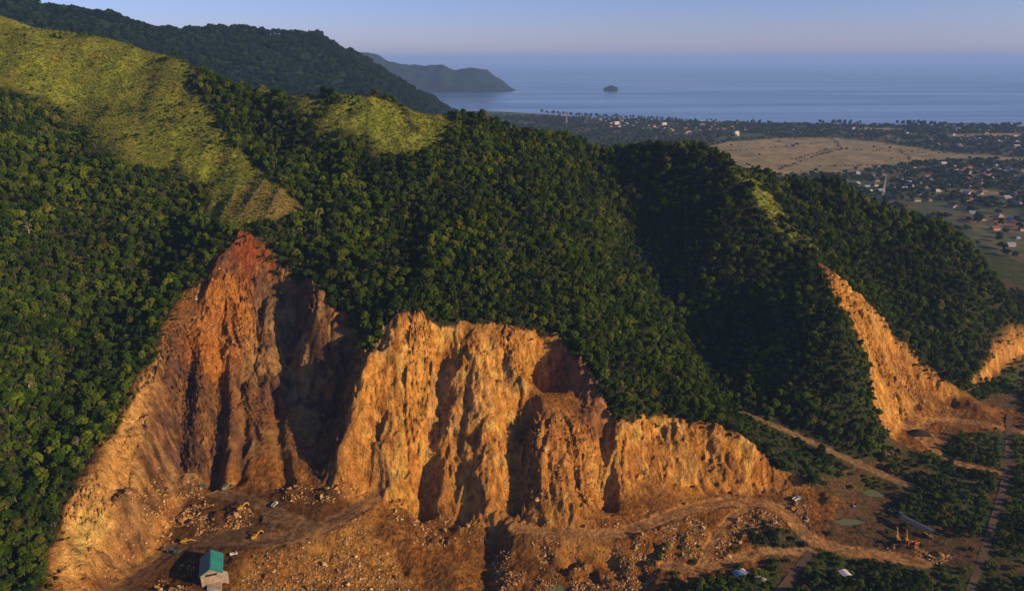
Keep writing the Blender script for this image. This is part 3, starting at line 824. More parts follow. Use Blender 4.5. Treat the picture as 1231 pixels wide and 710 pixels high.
def join(name, *ms):
    V_, F_, mi, off = [], [], [], 0
    me_ = bpy.data.meshes.new(name)
    for k, m in enumerate(ms):
        v = np.zeros(len(m.vertices) * 3, np.float32); m.vertices.foreach_get('co', v)
        f = np.zeros(len(m.loops), np.int32); m.loops.foreach_get('vertex_index', f)
        V_.append(v.reshape(-1, 3)); F_.append(f.reshape(-1, 4) + off); off += len(m.vertices); mi += [k] * len(m.polygons)
    me_ = mesh_np(name, np.concatenate(V_), np.concatenate(F_), False)
    for m in ms: me_.materials.append(m.materials[0])
    me_.polygons.foreach_set('material_index', np.array(mi, np.int32))
    return me_

def source(me_):
    return bpy.data.objects.new(me_.name, me_)          # geometry source only, not linked to the scene

def scatter(name, pos, rot, scl, idx, srcs, label, cat):
    """one 'stuff' object: instances on points"""
    me_ = bpy.data.meshes.new(name)
    me_.vertices.add(len(pos)); me_.vertices.foreach_set('co', np.asarray(pos, np.float32).ravel())
    for nm, dat in (('rot', rot), ('scl', scl)):
        a_ = me_.attributes.new(nm, 'FLOAT_VECTOR', 'POINT'); a_.data.foreach_set('vector', np.asarray(dat, np.float32).ravel())
    a_ = me_.attributes.new('idx', 'INT', 'POINT'); a_.data.foreach_set('value', np.asarray(idx, np.int32))
    o = tag(link(name, me_), label, cat, kind='stuff')
    g = bpy.data.node_groups.new(name + '_nodes', 'GeometryNodeTree')
    g.interface.new_socket('Geometry', in_out='INPUT', socket_type='NodeSocketGeometry')
    g.interface.new_socket('Geometry', in_out='OUTPUT', socket_type='NodeSocketGeometry')
    gi = g.nodes.new('NodeGroupInput'); go = g.nodes.new('NodeGroupOutput'); jn = g.nodes.new('GeometryNodeJoinGeometry')
    def named(nm, t):
        q = g.nodes.new('GeometryNodeInputNamedAttribute'); q.data_type = t; q.inputs['Name'].default_value = nm
        return next(x for x in q.outputs if x.enabled and x.name == 'Attribute')
    ra, sa, ia = named('rot', 'FLOAT_VECTOR'), named('scl', 'FLOAT_VECTOR'), named('idx', 'INT')
    for k, so in enumerate(srcs):
        ob = g.nodes.new('GeometryNodeObjectInfo'); ob.inputs['Object'].default_value = so
        ob.inputs['As Instance'].default_value = True
        cmp_ = g.nodes.new('FunctionNodeCompare'); cmp_.data_type = 'INT'; cmp_.operation = 'EQUAL'
        ins = [i for i in cmp_.inputs if i.enabled]
        g.links.new(ia, ins[0]); ins[1].default_value = k
        ip = g.nodes.new('GeometryNodeInstanceOnPoints')
        g.links.new(gi.outputs[0], ip.inputs['Points']); g.links.new(cmp_.outputs[0], ip.inputs['Selection'])
        g.links.new(ob.outputs['Geometry'], ip.inputs['Instance']); g.links.new(ra, ip.inputs['Rotation']); g.links.new(sa, ip.inputs['Scale'])
        g.links.new(ip.outputs[0], jn.inputs[0])
    g.links.new(jn.outputs[0], go.inputs[0])
    md = o.modifiers.new('scatter', 'NODES'); md.node_group = g
    return o

TV = []                                            # (crown, trunk, height, radius)
for k, (R_, H_, nc, per, leaf, con) in enumerate(((4.2, 9.0, 17, 80, .50, 0), (3.4, 9.5, 15, 75, .48, 0), (4.8, 8.5, 20, 75, .52, 0), (3.0, 10.5, 16, 70, .45, 0), (3.8, 7.5, 15, 80, .50, 0), (3.2, 11.0, 17, 70, .46, 0), (4.4, 10.0, 19, 75, .55, 0), (2.6, 8.0, 12, 80, .42, 0))):
    TV.append((crown_mesh(100 + k, R_, H_, nc, per, leaf), trunk_mesh(100 + k, R_, H_)))
SHR = [crown_mesh(200 + k, 1.7, 2.4, 7, 70, .30, 0) for k in range(4)]
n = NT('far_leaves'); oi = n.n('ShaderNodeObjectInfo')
M_FAR = leafy(n, n.ramp(oi.outputs['Random'], [(0, (.004, .018, .012)), (.7, (.010, .034, .016)), (1, (.020, .052, .016))]))  # darker and bluer than near leaves: distance haze painted into the colour
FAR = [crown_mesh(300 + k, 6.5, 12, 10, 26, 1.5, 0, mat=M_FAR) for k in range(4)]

# candidate spots over the near hills
sp = 3.35
tx, ty = np.meshgrid(np.arange(-640, 700, sp), np.arange(270, 1000, sp))
tx = (tx + sp * .48 * rng.uniform(-1, 1, tx.shape)).ravel(); ty = (ty + sp * .48 * rng.uniform(-1, 1, ty.shape)).ravel()
tzv = gm(tx, ty)
bq = gattr(bare, tx, ty); gq = gattr(grass, tx, ty); rq = gattr(roadm, tx, ty); sq = gattr(slope, tx, ty); wq_ = gattr(work, tx, ty)
pq = np.full(tx.shape, 1e9)
for pl, hw in paved:
    d, _ = dist_line(tx, ty, pl); pq = np.minimum(pq, d)
lowm = (tzv < 20) | ((sq < .22) & (tzv < 45))
dn = rng.random(tx.shape)
cl1 = fbm(tx / 30, ty / 30, 111, 3)
keep = (bq < .3) & (gattr(rd, tx, ty) > 2.0) & (pq > 6)
gsoft = gattr(blur(grass, 3), tx, ty)
keep &= np.where(gsoft > .2, dn < .03 + .45 * (cl1 > .62), True)
keep &= np.where(lowm, (dn < .9) & (cl1 > .47) & (wq_ < .4), True)
ppx, ppy, dep = project(np.stack([tx, ty, tzv + 5], -1))
keep &= (ppx > -170) & (ppx < 1400) & (ppy < 790) & (ty < 960)
# the low spur in front of the track carries scrub only
scrub_poly = plan(((868, 498), (905, 505), (960, 535), (1015, 570), (1005, 588), (960, 572), (905, 530), (870, 508)))
scr = inpoly(tx, ty, scrub_poly)
def visible(x, y, z):
    """is the point seen over the terrain from the camera"""
    v = np.ones(x.shape, bool)
    for f in np.linspace(.55, .985, 60):
        v &= (CAM[2] + (z - CAM[2]) * f) > ground(x * f, y * f) - .5
    return v
keep &= ~scr | (dn < .4)
I = np.nonzero(keep)[0]
scr = scr[I]
tx, ty, tzv, ppx, ppy, dep, gq, lowk, cl1 = (A[I] for A in (tx, ty, tzv, ppx, ppy, dep, gq, lowm, cl1))
big = fbm(tx / 45, ty / 45, 112, 2)
scale = (.30 + .66 * rng.random(len(tx)) ** 2.4) * (.70 + .62 * big)
scale *= np.where(gq > .4, .42, 1) * np.where(lowk, .70, 1) * np.where(scr, .45, 1)
kind_ = rng.integers(0, 8, len(tx)); rz = rng.random(len(tx)) * 6.283
zs = scale * (.85 + .35 * rng.random(len(tx)))
vis = visible(tx, ty, tzv + 5 * scale) & (ppx > 0) & (ppx < 1231) & (ppy > 0) & (ppy < 712)
size = np.where(vis, scale * np.array([4.2, 3.4, 4.8, 3.0, 3.8, 3.2, 4.4, 2.6])[kind_] / dep, 0)
ind = set(np.argsort(-size)[:294].tolist())
for i in sorted(ind):
    root = bpy.data.objects.new('forest_tree', None); COL.objects.link(root)
    root.location = (tx[i], ty[i], tzv[i]); root.rotation_euler = (0, 0, rz[i]); root.scale = (scale[i], scale[i], zs[i])
    x_, y_ = ppx[i], ppy[i]
    form = ('rounded', 'slim', 'broad spreading', 'tall slender', 'low bushy', 'tall narrow', 'broad high', 'small narrow')[kind_[i]]
    dr = dist_line(np.array([tx[i]]), np.array([ty[i]]), top1)[0][0]
    if x_ < 330 and y_ > 300:
        if dr < 16: lab = form + ' green tree on the very rim of the tall orange scarp'
        elif tzv[i] < 95: lab = form + ' green tree low in the forest set back from the scarp rim'
        else: lab = form + ' green tree high in the forest set back from the scarp rim'
    elif x_ < 460: lab = form + ' green tree in the wooded gully between the two orange faces'
    elif x_ < 900 and y_ < 520:
        dr = dist_line(np.array([tx[i]]), np.array([ty[i]]), top2)[0][0]
        lab = form + (' green tree at the top edge of the broad orange quarry face' if dr < 14 else ' green tree on the slope above the broad orange quarry face')
    else: lab = form + ' tree on the flat valley floor near the dirt roads'
    lab = ('large ' if scale[i] > .90 else 'mid-sized ' if scale[i] > .74 else 'smallish ') + lab
    tag(root, lab, 'tree', lab.replace(' tree ', ' trees '))
    link('crown', TV[kind_[i]][0], None, root); link('trunk', TV[kind_[i]][1], None, root)
rest = np.array([i for i in range(len(tx)) if i not in ind])
srcs = [source(join('tree_source', c, t)) for c, t in TV]
z0 = np.zeros(len(rest))
scatter('forest', np.stack([tx, ty, tzv], -1)[rest], np.stack([z0, z0, rz[rest]], -1), np.stack([scale, scale, zs], -1)[rest], kind_[rest], srcs, 'dense green forest covering the steep hills above the quarry', 'forest')
# understorey and shrubs: along the rims, on the grass hills, on the floor
N = 60000
ux = rng.uniform(-520, 640, N); uy = rng.uniform(270, 930, N)
ub = gattr(bare, ux, uy); ug = gattr(grass, ux, uy); ur = gattr(roadm, ux, uy); uw = gattr(work, ux, uy); uz = gm(ux, uy); uv = gattr(verge, ux, uy); u2 = gattr(green2, ux, uy)
uc = fbm(ux / 12, uy / 12, 121, 3); d0 = rng.random(N)
up_ = np.full(N, 1e9)
for pl, hw in paved:
    d, _ = dist_line(ux, uy, pl); up_ = np.minimum(up_, d)
k_ = (ub < .35) & (ur < .25) & (up_ > 4.5)
k_ &= np.where(ug > .4, (d0 < .34) & (uc > .50), d0 < .55) & np.where(uw > .4, d0 < .04, True)
k_ |= (ub > .5) & (uv > .4) & (d0 < .5) & (uc > .5) & (ur < .2) | (u2 > .5) & (d0 < .9) & (ur < .2)
rimm = blur(1 - bare, 6)
uq = gattr(rimm, ux, uy)
k_ |= (ub > .5) & (uq > .08) & (uz > 30) & (ur < .2) & (d0 < .75 * smooth(.08, .40, uq)) & (uc > .45)
a_, b_, c_ = project(np.stack([ux, uy, uz], -1))
k_ &= (a_ > -40) & (a_ < 1270) & (b_ < 760) & (b_ > -10)
ux, uy, uz, ug = ux[k_], uy[k_], uz[k_], ug[k_]
m = len(ux); sc_ = rng.uniform(.45, 1.25, m) * np.where(ug > .4, .60, 1.0)
scatter('undergrowth', np.stack([ux, uy, uz - .2], -1), np.stack([np.zeros(m), np.zeros(m), rng.random(m) * 6.3], -1), np.stack([sc_ * 1.15, sc_ * 1.15, sc_], -1), rng.integers(0, 4, m), [source(x) for x in SHR],
        'low green shrubs and undergrowth on the slopes and verges', 'shrubs')
# grass tufts on the open hilltops
N = 60000
ux = rng.uniform(-600, 420, N); uy = rng.uniform(440, 900, N)
ug = gattr(grass, ux, uy); k_ = (ug > .4)
ux, uy = ux[k_], uy[k_]; uz = gm(ux, uy); m = len(ux)
def tuft(seed):
    r_ = np.random.default_rng(seed); V_ = []
    for k in range(26):
        a = r_.random() * 6.28; rr = r_.random() * .8; h = .5 + .6 * r_.random(); ln = .5 * r_.random(); w_ = .10
        bx_, by_ = math.cos(a) * rr, math.sin(a) * rr
        ex, ey = bx_ + math.cos(a) * ln, by_ + math.sin(a) * ln; sx, sy = -math.sin(a) * w_, math.cos(a) * w_
        V_ += [(bx_ - sx, by_ - sy, 0), (bx_ + sx, by_ + sy, 0), (ex + sx * .4, ey + sy * .4, h), (ex - sx * .4, ey - sy * .4, h)]
    me_ = mesh_np('tuft', V_, np.arange(len(V_)).reshape(-1, 4), False); me_.materials.append(M_TUFT); return me_
sc_ = rng.uniform(.6, 1.5, m)
scatter('hill_grass', np.stack([ux, uy, uz - .1], -1), np.stack([np.zeros(m), np.zeros(m), rng.random(m) * 6.3], -1), np.stack([sc_] * 3, -1), rng.integers(0, 3, m), [source(tuft(k)) for k in range(3)],
        'tufted yellow green grass on the open hilltops', 'grass')
# forest on the far hills
N = 46000
ux = rng.uniform(-2300, 300, N); uy = rng.uniform(1300, 4000, N)
uz = sample(HH, HX, HY, ux, uy)
a_, b_, c_ = project(np.stack([ux, uy, uz], -1))
k_ = (uz > 8) & (a_ > -60) & (a_ < 640) & (b_ > -60)
ux, uy, uz = ux[k_], uy[k_], uz[k_]; m = len(ux); sc_ = rng.uniform(.7, 1.8, m)
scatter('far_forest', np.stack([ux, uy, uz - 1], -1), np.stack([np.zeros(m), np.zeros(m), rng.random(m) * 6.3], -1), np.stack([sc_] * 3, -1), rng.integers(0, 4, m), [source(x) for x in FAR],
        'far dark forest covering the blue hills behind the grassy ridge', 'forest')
print('TREES', len(rest), m)

# ---------------------------------------------------------------- things on the plain
def spot(px, py):
    d = ray(px, py); ys = np.arange(240, 1290, .25); t = ys / d[1]
    x = d[0] * t; z = CAM[2] + d[2] * t
    m_ = np.nonzero(z <= gm(x, ys))[0]
    i = m_[0] if len(m_) else len(ys) - 1
    return Vector((x[i], ys[i], float(gm(x[i], ys[i]))))

def plain(name, color, rough=.6, spec=.3, metallic=0.0, var=.25, scale=.6):
    n = NT(name)
    v = n.ramp(n.noise(n.coords(), scale, 5, .6), [(.3, 1 - var), (.7, 1 + var)])
    return n.done(n.bsdf(n.mixc(1.0, (*color, 1), v, 'MULTIPLY'), rough, spec, None, metallic))

class MB:
    """collects shapes, builds one mesh"""
    def __init__(s): s.v = []; s.f = []
    def add(s, v, f):
        o = len(s.v); s.v += [tuple(p) for p in v]; s.f += [tuple(i + o for i in q) for q in f]; return s
    def box(s, c, d, rot=None, taper=1.0):
        x, y, z = (q / 2 for q in d)
        pts = [Vector((sx * x * (taper if sz > 0 else 1), sy * y * (taper if sz > 0 else 1), sz * z)) for sz in (-1, 1) for sx, sy in ((-1, -1), (1, -1), (1, 1), (-1, 1))]
        if rot is not None: pts = [rot @ p for p in pts]
        c = Vector(c)
        return s.add([p + c for p in pts], [(3, 2, 1, 0), (4, 5, 6, 7), (0, 1, 5, 4), (1, 2, 6, 5), (2, 3, 7, 6), (3, 0, 4, 7)])
    def bar(s, a, b, w_, h_=None):
        a = Vector(a); b = Vector(b); d = b - a
        return s.box((a + b) / 2, (w_, h_ or w_, d.length), d.to_track_quat('Z', 'Y').to_matrix())
    def prism(s, prof, y0, y1):
        """profile in x,z extruded along y"""
        k = len(prof)
        v = [(x, y0, z) for x, z in prof] + [(x, y1, z) for x, z in prof]
        f = [tuple(range(k)), tuple(range(2 * k - 1, k - 1, -1))] + [(i, i + k, (i + 1) % k + k, (i + 1) % k) for i in range(k)]
        return s.add(v, f)
    def cyl(s, c, r_, h_, axis='y', sides=12):
        k = sides
        ring = [(math.cos(2 * math.pi * i / k) * r_, math.sin(2 * math.pi * i / k) * r_) for i in range(k)]
        c = Vector(c)
        mk = (lambda a, b, h: Vector((a, h, b))) if axis == 'y' else ((lambda a, b, h: Vector((h, a, b))) if axis == 'x' else (lambda a, b, h: Vector((a, b, h))))
        v = [c + mk(a, b, -h_ / 2) for a, b in ring] + [c + mk(a, b, h_ / 2) for a, b in ring]
        f = [tuple(range(k)), tuple(range(2 * k - 1, k - 1, -1))] + [(i, (i + 1) % k, (i + 1) % k + k, i + k) for i in range(k)]
        return s.add(v, f)
    def mesh(s, name):
        me_ = bpy.data.meshes.new(name); me_.from_pydata(s.v, [], s.f)
        b = bmesh.new(); b.from_mesh(me_); bmesh.ops.recalc_face_normals(b, faces=b.faces); b.to_mesh(me_); b.free()
        return me_
    def build(s, name, mat, parent=None): return link(name, s.mesh(name), mat, parent)

def thing(name, loc, rz_=0.0, label=None, cat=None, group=None, scale_=1.0):
    e = bpy.data.objects.new(name, None); COL.objects.link(e)
    e.location = loc; e.rotation_euler = (0, 0, rz_); e.scale = (scale_,) * 3
    return tag(e, label, cat, group)

M_WALL = plain('house_wall', (.42, .38, .33), .9)
ROOFS = {'rust red': (.26, .085, .05), 'silver grey': (.36, .36, .37), 'dark brown': (.13, .085, .06), 'pale blue': (.22, .30, .40), 'white': (.60, .58, .56)}
house_mesh = {}
for nm, colr in ROOFS.items():
    rm = plain(nm.replace(' ', '_') + '_roof', colr, .6, .3, 0, .3, .3)
    for hip in (0, 1):
        L_, W_, E_, R_ = (13, 9, 3.4, 6.2) if not hip else (11, 10, 3.2, 6.0)
        b = MB().box((0, 0, E_ / 2 - .5), (L_, W_, E_ + 1))
        wm = b.mesh('house')
        ov = .8; i_ = 0 if not hip else L_ * .32
        v = [(-L_ / 2 - ov, -W_ / 2 - ov, E_ - .2), (L_ / 2 + ov, -W_ / 2 - ov, E_ - .2), (L_ / 2 + ov, W_ / 2 + ov, E_ - .2), (-L_ / 2 - ov, W_ / 2 + ov, E_ - .2), (-L_ / 2 - ov + i_, 0, R_), (L_ / 2 + ov - i_, 0, R_)]
        bb = MB(); bb.v = list(b.v); bb.f = list(b.f); nf = len(bb.f)
        bb.add(v, [(0, 1, 5, 4), (2, 3, 4, 5), (1, 2, 5), (3, 0, 4), (3, 2, 1, 0)])
        hm = bb.mesh('house'); hm.materials.append(M_WALL); hm.materials.append(rm)
        for p_ in hm.polygons: p_.material_index = 0 if p_.index < nf else 1
        house_mesh[nm, hip] = hm
taken = []
def zone_points(pp, count, gap):
    poly = pplan(pp); xs = [p[0] for p in poly]; ys = [p[1] for p in poly]; out = []
    for _ in range(count * 40):
        x = rng.uniform(min(xs), max(xs)); y = rng.uniform(min(ys), max(ys))
        if not inpoly(np.array([x]), np.array([y]), poly)[0]: continue
        if any(abs(x - a) < gap and abs(y - b) < gap for a, b in taken[-400:]): continue
        taken.append((x, y)); out.append((x, y))
        if len(out) >= count: break
    return out
zones = [(((690, 141.5), (760, 145), (850, 150), (905, 155), (890, 160), (800, 160), (720, 152)), 105, 24, 'in the dense town by the sea', 1.25),
         (((905, 152), (1231, 154), (1231, 182), (1160, 180), (1090, 172), (950, 163), (900, 163)), 50, 30, 'between the fields and the shore', 1.2),
         (((1000, 212), (1060, 203), (1120, 196), (1231, 196), (1240, 250), (1150, 252), (1050, 232), (990, 222)), 118, 20, 'in the village beyond the wooded ridge', 1.0),
         (((1160, 255), (1240, 252), (1240, 300), (1200, 300)), 10, 22, 'beside the green fields below the ridge', 1.0)]
names_ = list(ROOFS)
for pp, cnt, gap, where, sc0 in zones:
    for (x, y) in zone_points(pp, cnt, gap):
        nm = rng.choice(names_, p=[.36, .24, .24, .08, .08]); hip = int(rng.integers(0, 2))
        o = link('house', house_mesh[nm, hip]); o.location = (x, y, 4.6); o.rotation_euler = (0, 0, rng.choice([0.15, 1.72]) + rng.uniform(-.3, .3))
        o.scale = (sc0 * rng.uniform(.75, 1.25),) * 3
        lab = 'small house with ' + nm + (' hipped' if hip else ' gable') + ' roof ' + where
        tag(o, lab, 'house', 'houses ' + where + ' with ' + nm + (' hipped roofs' if hip else ' gable roofs'))
# two taller buildings
M_WHITE = plain('white_render', (.55, .53, .49), .8, .2, 0, .25)
for (px_, py_, w_, h_, lab) in ((885, 163, 20, 17, 'tall white block at the edge of the tan fields'), (798, 151, 24, 13, 'large white hall in the dense town by the sea'), (741, 149.5, 26, 12, 'long pale hall standing in the dense town by the sea')):
    p = tz(px_, py_, 5)
    t = thing('building', (p[0], p[1], 4.6), .3, lab, 'building')
    MB().box((0, 0, h_ / 2 - .5), (w_, w_ * .7, h_ + 1)).build('wall', M_WHITE, t)
    MB().prism([(-w_ / 2 - .6, h_), (w_ / 2 + .6, h_), (0, h_ + 3.2)], -w_ * .38, w_ * .38).build('roof', plain('pale_roof', (.62, .62, .64), .5), t)
# trees of the plain, coastal belt
n = NT('plain_leaves'); oi = n.n('ShaderNodeObjectInfo')
M_PLT = leafy(n, n.ramp(oi.outputs['Random'], [(0, (.012, .032, .014)), (.6, (.030, .060, .020)), (1, (.060, .090, .024))]))
PLT = [crown_mesh(310 + k, 6.5, 11, 10, 26, 1.5, 0, mat=M_PLT) for k in range(4)]
CO = [crown_mesh(400 + k, 6.0, 20, 16, 30, 1.3, conic=c, mat=M_COAST) for k, c in enumerate((0, 1, 0, 1))]
belts = [(((650, 135.5), (690, 137.5)), 12, 1.2, 'dark tree in the thick shore belt beside the white mast'), (((690, 139), (735, 142)), 14, 1.1, 'dark tree in the shore belt by the town'), (((735, 141.5), (760, 142.5)), 8, 1.15, 'dark tree in a tall shore clump beyond the town'), (((765, 143), (815, 145)), 15, 1.0, 'conical dark tree in the row along the beach'),
         (((820, 145), (895, 148)), 8, .8, 'lone dark tree on the open shore'), (((895, 147.5), (925, 148.5)), 9, 1.1, 'dark tree in the shore clump north of the fields'), (((980, 148.5), (1030, 149.5)), 14, 1.15, 'dark tree in the beachfront clump behind the farm fields'), (((1075, 150), (1115, 151)), 15, 1.25, 'tall dark tree in the grove by the shore houses'), (((1120, 151), (1240, 152)), 38, 1.0, 'dark tree in the long row at the shore')]
for (a, b), cnt, sc0, lab in belts:
    for i in range(cnt):
        f = (i + rng.uniform(.1, .9)) / cnt
        p = np.array(tz(*(np.array(a) * (1 - f) + np.array(b) * f), 4))
        y = min(p[1] - rng.uniform(0, 70), float(coast_y(p[0])) - 45)
        o = link('shore_tree', CO[int(rng.integers(0, 4))]); o.location = (p[0], y, 3.5); o.rotation_euler = (0, 0, rng.random() * 6); k = sc0 * rng.uniform(.75, 1.2); o.scale = (k, k, k)
        tag(o, lab, 'tree', lab.replace('dark tree', 'dark trees'))
N = 34000
ux = rng.uniform(-300, 2700, N); uy = rng.uniform(1000, 4300, N)
a_, b_, c_ = project(np.stack([ux, uy, np.full(N, 5.0)], -1))
fm = np.zeros(N, bool)
for p in fieldpoly: fm |= inpoly(ux, uy, p)
nf_ = inpoly(ux, uy, pplan(((1150, 258), (1231, 255), (1260, 290), (1240, 345), (1190, 300), (1165, 280))))
cc = fbm(ux / 80, uy / 80, 131, 3); d0 = rng.random(N)
k_ = (a_ > 560) & (a_ < 1260) & (uy < coast_y(ux) - 50) & ((uy > 1295) | (np.abs(ux - 50) > 745)) & np.where(fm, d0 < .012, np.where(nf_, (d0 < .1) | (cc > .62), (cc > .36)))
# hedges and ditches across the fields
hd = []
for (q0, q1) in (((1000, 166), (1012, 180)), ((1000, 179), (1160, 186)), ((935, 204), (985, 186)), ((985, 186), (1010, 180)), ((985, 200), (1090, 199)), ((950, 193), (1000, 179)), ((870, 183), (990, 172)), ((1080, 179), (1100, 196))):
    for f in rng.random(34):
        p = tz(*(np.array(q0) * (1 - f) + np.array(q1) * f), 5); hd.append((p[0] + rng.uniform(-8, 8), p[1] + rng.uniform(-8, 8)))
hd = np.array(hd)
ux = np.concatenate([ux[k_], hd[:, 0]]); uy = np.concatenate([uy[k_], hd[:, 1]]); m = len(ux)
sc_ = np.concatenate([rng.uniform(.45, 1.1, m - len(hd)), rng.uniform(.2, .5, len(hd))])
scatter('plain_trees', np.stack([ux, uy, np.full(m, 4.0)], -1), np.stack([np.zeros(m), np.zeros(m), rng.random(m) * 6.3], -1), np.stack([sc_] * 3, -1), rng.integers(0, 4, m), [source(x) for x in PLT],
        'dark trees filling the coastal plain around the houses', 'trees')
# island trees
N = 500
ux = rng.uniform(ic[0] - 70, ic[0] + 70, N); uy = rng.uniform(ic[1] - 60, ic[1] + 60, N); uz = sample(h, IX, IY, ux, uy); k_ = uz > 4
ux, uy, uz = ux[k_], uy[k_], uz[k_]; m = len(ux)
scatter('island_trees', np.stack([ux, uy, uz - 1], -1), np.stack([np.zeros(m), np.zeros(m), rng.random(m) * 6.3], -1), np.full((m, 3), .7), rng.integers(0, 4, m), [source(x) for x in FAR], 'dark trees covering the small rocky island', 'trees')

M_STEEL = plain('galvanised_steel', (.55, .52, .48), .5, .4, .2)
def mast(px_, py_, h_, wb, lab, z=4.6, base=None):
    p = base or Vector(tz(px_, py_, z))
    t = thing('lattice_mast', p, .4, lab, 'mast')
    for sx, sy in ((1, 1), (1, -1), (-1, 1), (-1, -1)):
        MB().bar((sx * wb, sy * wb, 0), (sx * wb * .25, sy * wb * .25, h_), .55).build('leg', M_STEEL, t)
    br = MB(); nlev = 7
    for k in range(nlev):
        z0_, z1_ = h_ * k / nlev, h_ * (k + 1) / nlev; w0 = wb * (1 - .75 * k / nlev); w1 = wb * (1 - .75 * (k + 1) / nlev)
        for i, ((ax_, ay_), (bx_, by_)) in enumerate((((1, 1), (1, -1)), ((1, -1), (-1, -1)), ((-1, -1), (-1, 1)), ((-1, 1), (1, 1)))):
            br.bar((ax_ * w0, ay_ * w0, z0_), (bx_ * w1, by_ * w1, z1_), .3); br.bar((ax_ * w1, ay_ * w1, z1_), (bx_ * w1, by_ * w1, z1_), .3)
    br.build('bracing', M_STEEL, t)
    MB().cyl((0, 0, h_ + 3), .25, 6, 'z', 6).build('antenna', M_STEEL, t)
mast(681, 148, 58, 3.0, 'tall thin lattice mast beside the shore belt of dark trees')
mast(1061.5, 236, 46, 2.6, 'pale lattice mast rising from the village behind the wooded ridge')

# ---------------------------------------------------------------- quarry things
def mat_machine(name, c): return plain(name, c, .55, .3, 0, .22, .9)
M_YEL = mat_machine('yellow_paint', (.50, .27, .03)); M_ORA = mat_machine('orange_paint', (.50, .10, .02)); M_TEAL = mat_machine('teal_paint', (.03, .12, .11)); M_GRN = mat_machine('pale_green_paint', (.20, .30, .22))
M_DARK = plain('dark_steel', (.035, .033, .030), .7); M_RUB = plain('tyre_rubber', (.025, .024, .023), .9)
n = NT('vehicle_glass'); M_GLASS = n.done(n.bsdf((.03, .04, .05), .1, .6))
M_CONC = plain('concrete', (.30, .245, .185), .9, .2, 0, .35, .25)

def excavator(px_, py_, heading, paint, label, pose=0, sc=1.0, group=None):
    p = spot(px_, py_)
    t = thing('excavator', p, math.radians(heading), label, 'excavator', group, sc * .78)
    for sy in (-1, 1):
        tr = MB().prism([(-2.0, 0), (1.9, 0), (2.3, .45), (1.9, .9), (-2.0, .9), (-2.4, .45)], sy * 1.25 - .32, sy * 1.25 + .32).build('track', M_DARK, t)
        wl = MB()
        for k in range(5): wl.cyl((-1.6 + .8 * k, sy * 1.25 + sy * .33, .42), .28, .06)
        wl.build('roller', paint, tr)
    MB().box((0, 0, .8), (2.2, 1.9, .5)).box((0, 0, 1.12), (1.4, 1.4, .2)).build('undercarriage', M_DARK, t)
    bd = MB().prism([(-2.5, 1.25), (1.5, 1.25), (1.5, 1.9), (.2, 2.15), (-2.4, 2.3), (-2.75, 2.0), (-2.75, 1.45)], -1.3, 1.3).build('body', paint, t)
    MB().box((-2.2, 0, 2.36), (.7, 1.6, .2)).build('engine_cover', M_DARK, bd)
    cb = MB().prism([(.15, 1.9), (1.6, 1.9), (1.55, 2.5), (1.15, 3.25), (.15, 3.25)], .25, 1.28).build('cab', paint, t)
    MB().prism([(.32, 2.3), (1.45, 2.3), (1.08, 3.05), (.32, 3.05)], .22, 1.31).box((1.5, .76, 2.55), (.12, .8, .5)).build('window', M_GLASS, cb)
    if pose == 0: e, tip, bk = (4.6, 0, 4.3), (6.6, 0, 3.6), (7.2, 0, .9)
    elif pose == 1: e, tip, bk = (3.0, 0, 5.6), (3.9, 0, 8.2), (6.2, 0, 7.0)          # boom raised high
    elif pose == 2: e, tip, bk = (4.4, 0, 2.4), (6.6, 0, 1.6), (9.2, 0, .8)            # stretched out low
    else: e, tip, bk = (3.8, 0, 5.0), (6.2, 0, 5.6), (7.2, 0, 3.0)
    bm_ = MB().bar((.9, -.25, 1.9), e, .62, .75).bar(e, tip, .58, .6).build('boom', paint, t)
    MB().bar((1.3, -.25, 1.5), (e[0] * .8, 0, e[2] * .85), .16).build('hydraulic_cylinder', M_DARK, bm_)
    MB().bar(tip, bk, .5, .55).build('stick', paint, t)
    MB().prism([(bk[0] - .9, bk[2] - .5), (bk[0] + .2, bk[2] + .3), (bk[0] + .5, bk[2] - .5), (bk[0] - .1, bk[2] - 1.0), (bk[0] - .8, bk[2] - .95)], -.65, .65).build('bucket', M_DARK, t)
    return t

def truck(px_, py_, heading, cabm, bedm, label, sc=1.0, cat='truck', group=None):
    p = spot(px_, py_)
    t = thing('dump_truck', p, math.radians(heading), label, cat, group, sc * .72)
    MB().box((0, 0, .95), (7.6, .9, .3)).build('chassis', M_DARK, t)
    for x in (2.7, -1.4, -2.7):
        for sy in (-1, 1):
            wl = MB().cyl((x, sy * 1.0, .5), .52, .38).build('wheel', M_RUB, t)
            MB().cyl((x, sy * 1.2, .5), .27, .05).build('rim', M_STEEL, wl)
    c = MB().prism([(2.0, .9), (3.95, .9), (3.95, 1.8), (3.6, 2.75), (2.0, 2.8)], -1.2, 1.2).build('cab', cabm, t)
    MB().add([(3.97, -1.0, 1.85), (3.97, 1.0, 1.85), (3.68, 1.0, 2.62), (3.68, -1.0, 2.62)], [(0, 1, 2, 3)]).build('windscreen', M_GLASS, c)
    MB().prism([(2.4, 1.9), (3.5, 1.9), (3.3, 2.55), (2.4, 2.55)], -1.22, 1.22).build('window', M_GLASS, c)
    b = MB().box((-1.0, 0, 1.3), (5.0, 2.4, .14)).box((-1.0, 1.2, 1.95), (5.0, .12, 1.3)).box((-1.0, -1.2, 1.95), (5.0, .12, 1.3)).box((1.5, 0, 2.1), (.12, 2.3, 1.6)).box((-3.52, 0, 1.9), (.1, 2.3, 1.1))
    for k in range(5):
        for sy in (-1, 1): b.box((-3.1 + k * 1.05, sy * 1.29, 1.95), (.14, .08, 1.25))
    b.build('tipper_bed', bedm, t)
    for sy in (-1, 1): MB().box((3.98, sy * .85, 1.2), (.05, .3, .2)).build('headlight', M_WHITE, t)
    return t

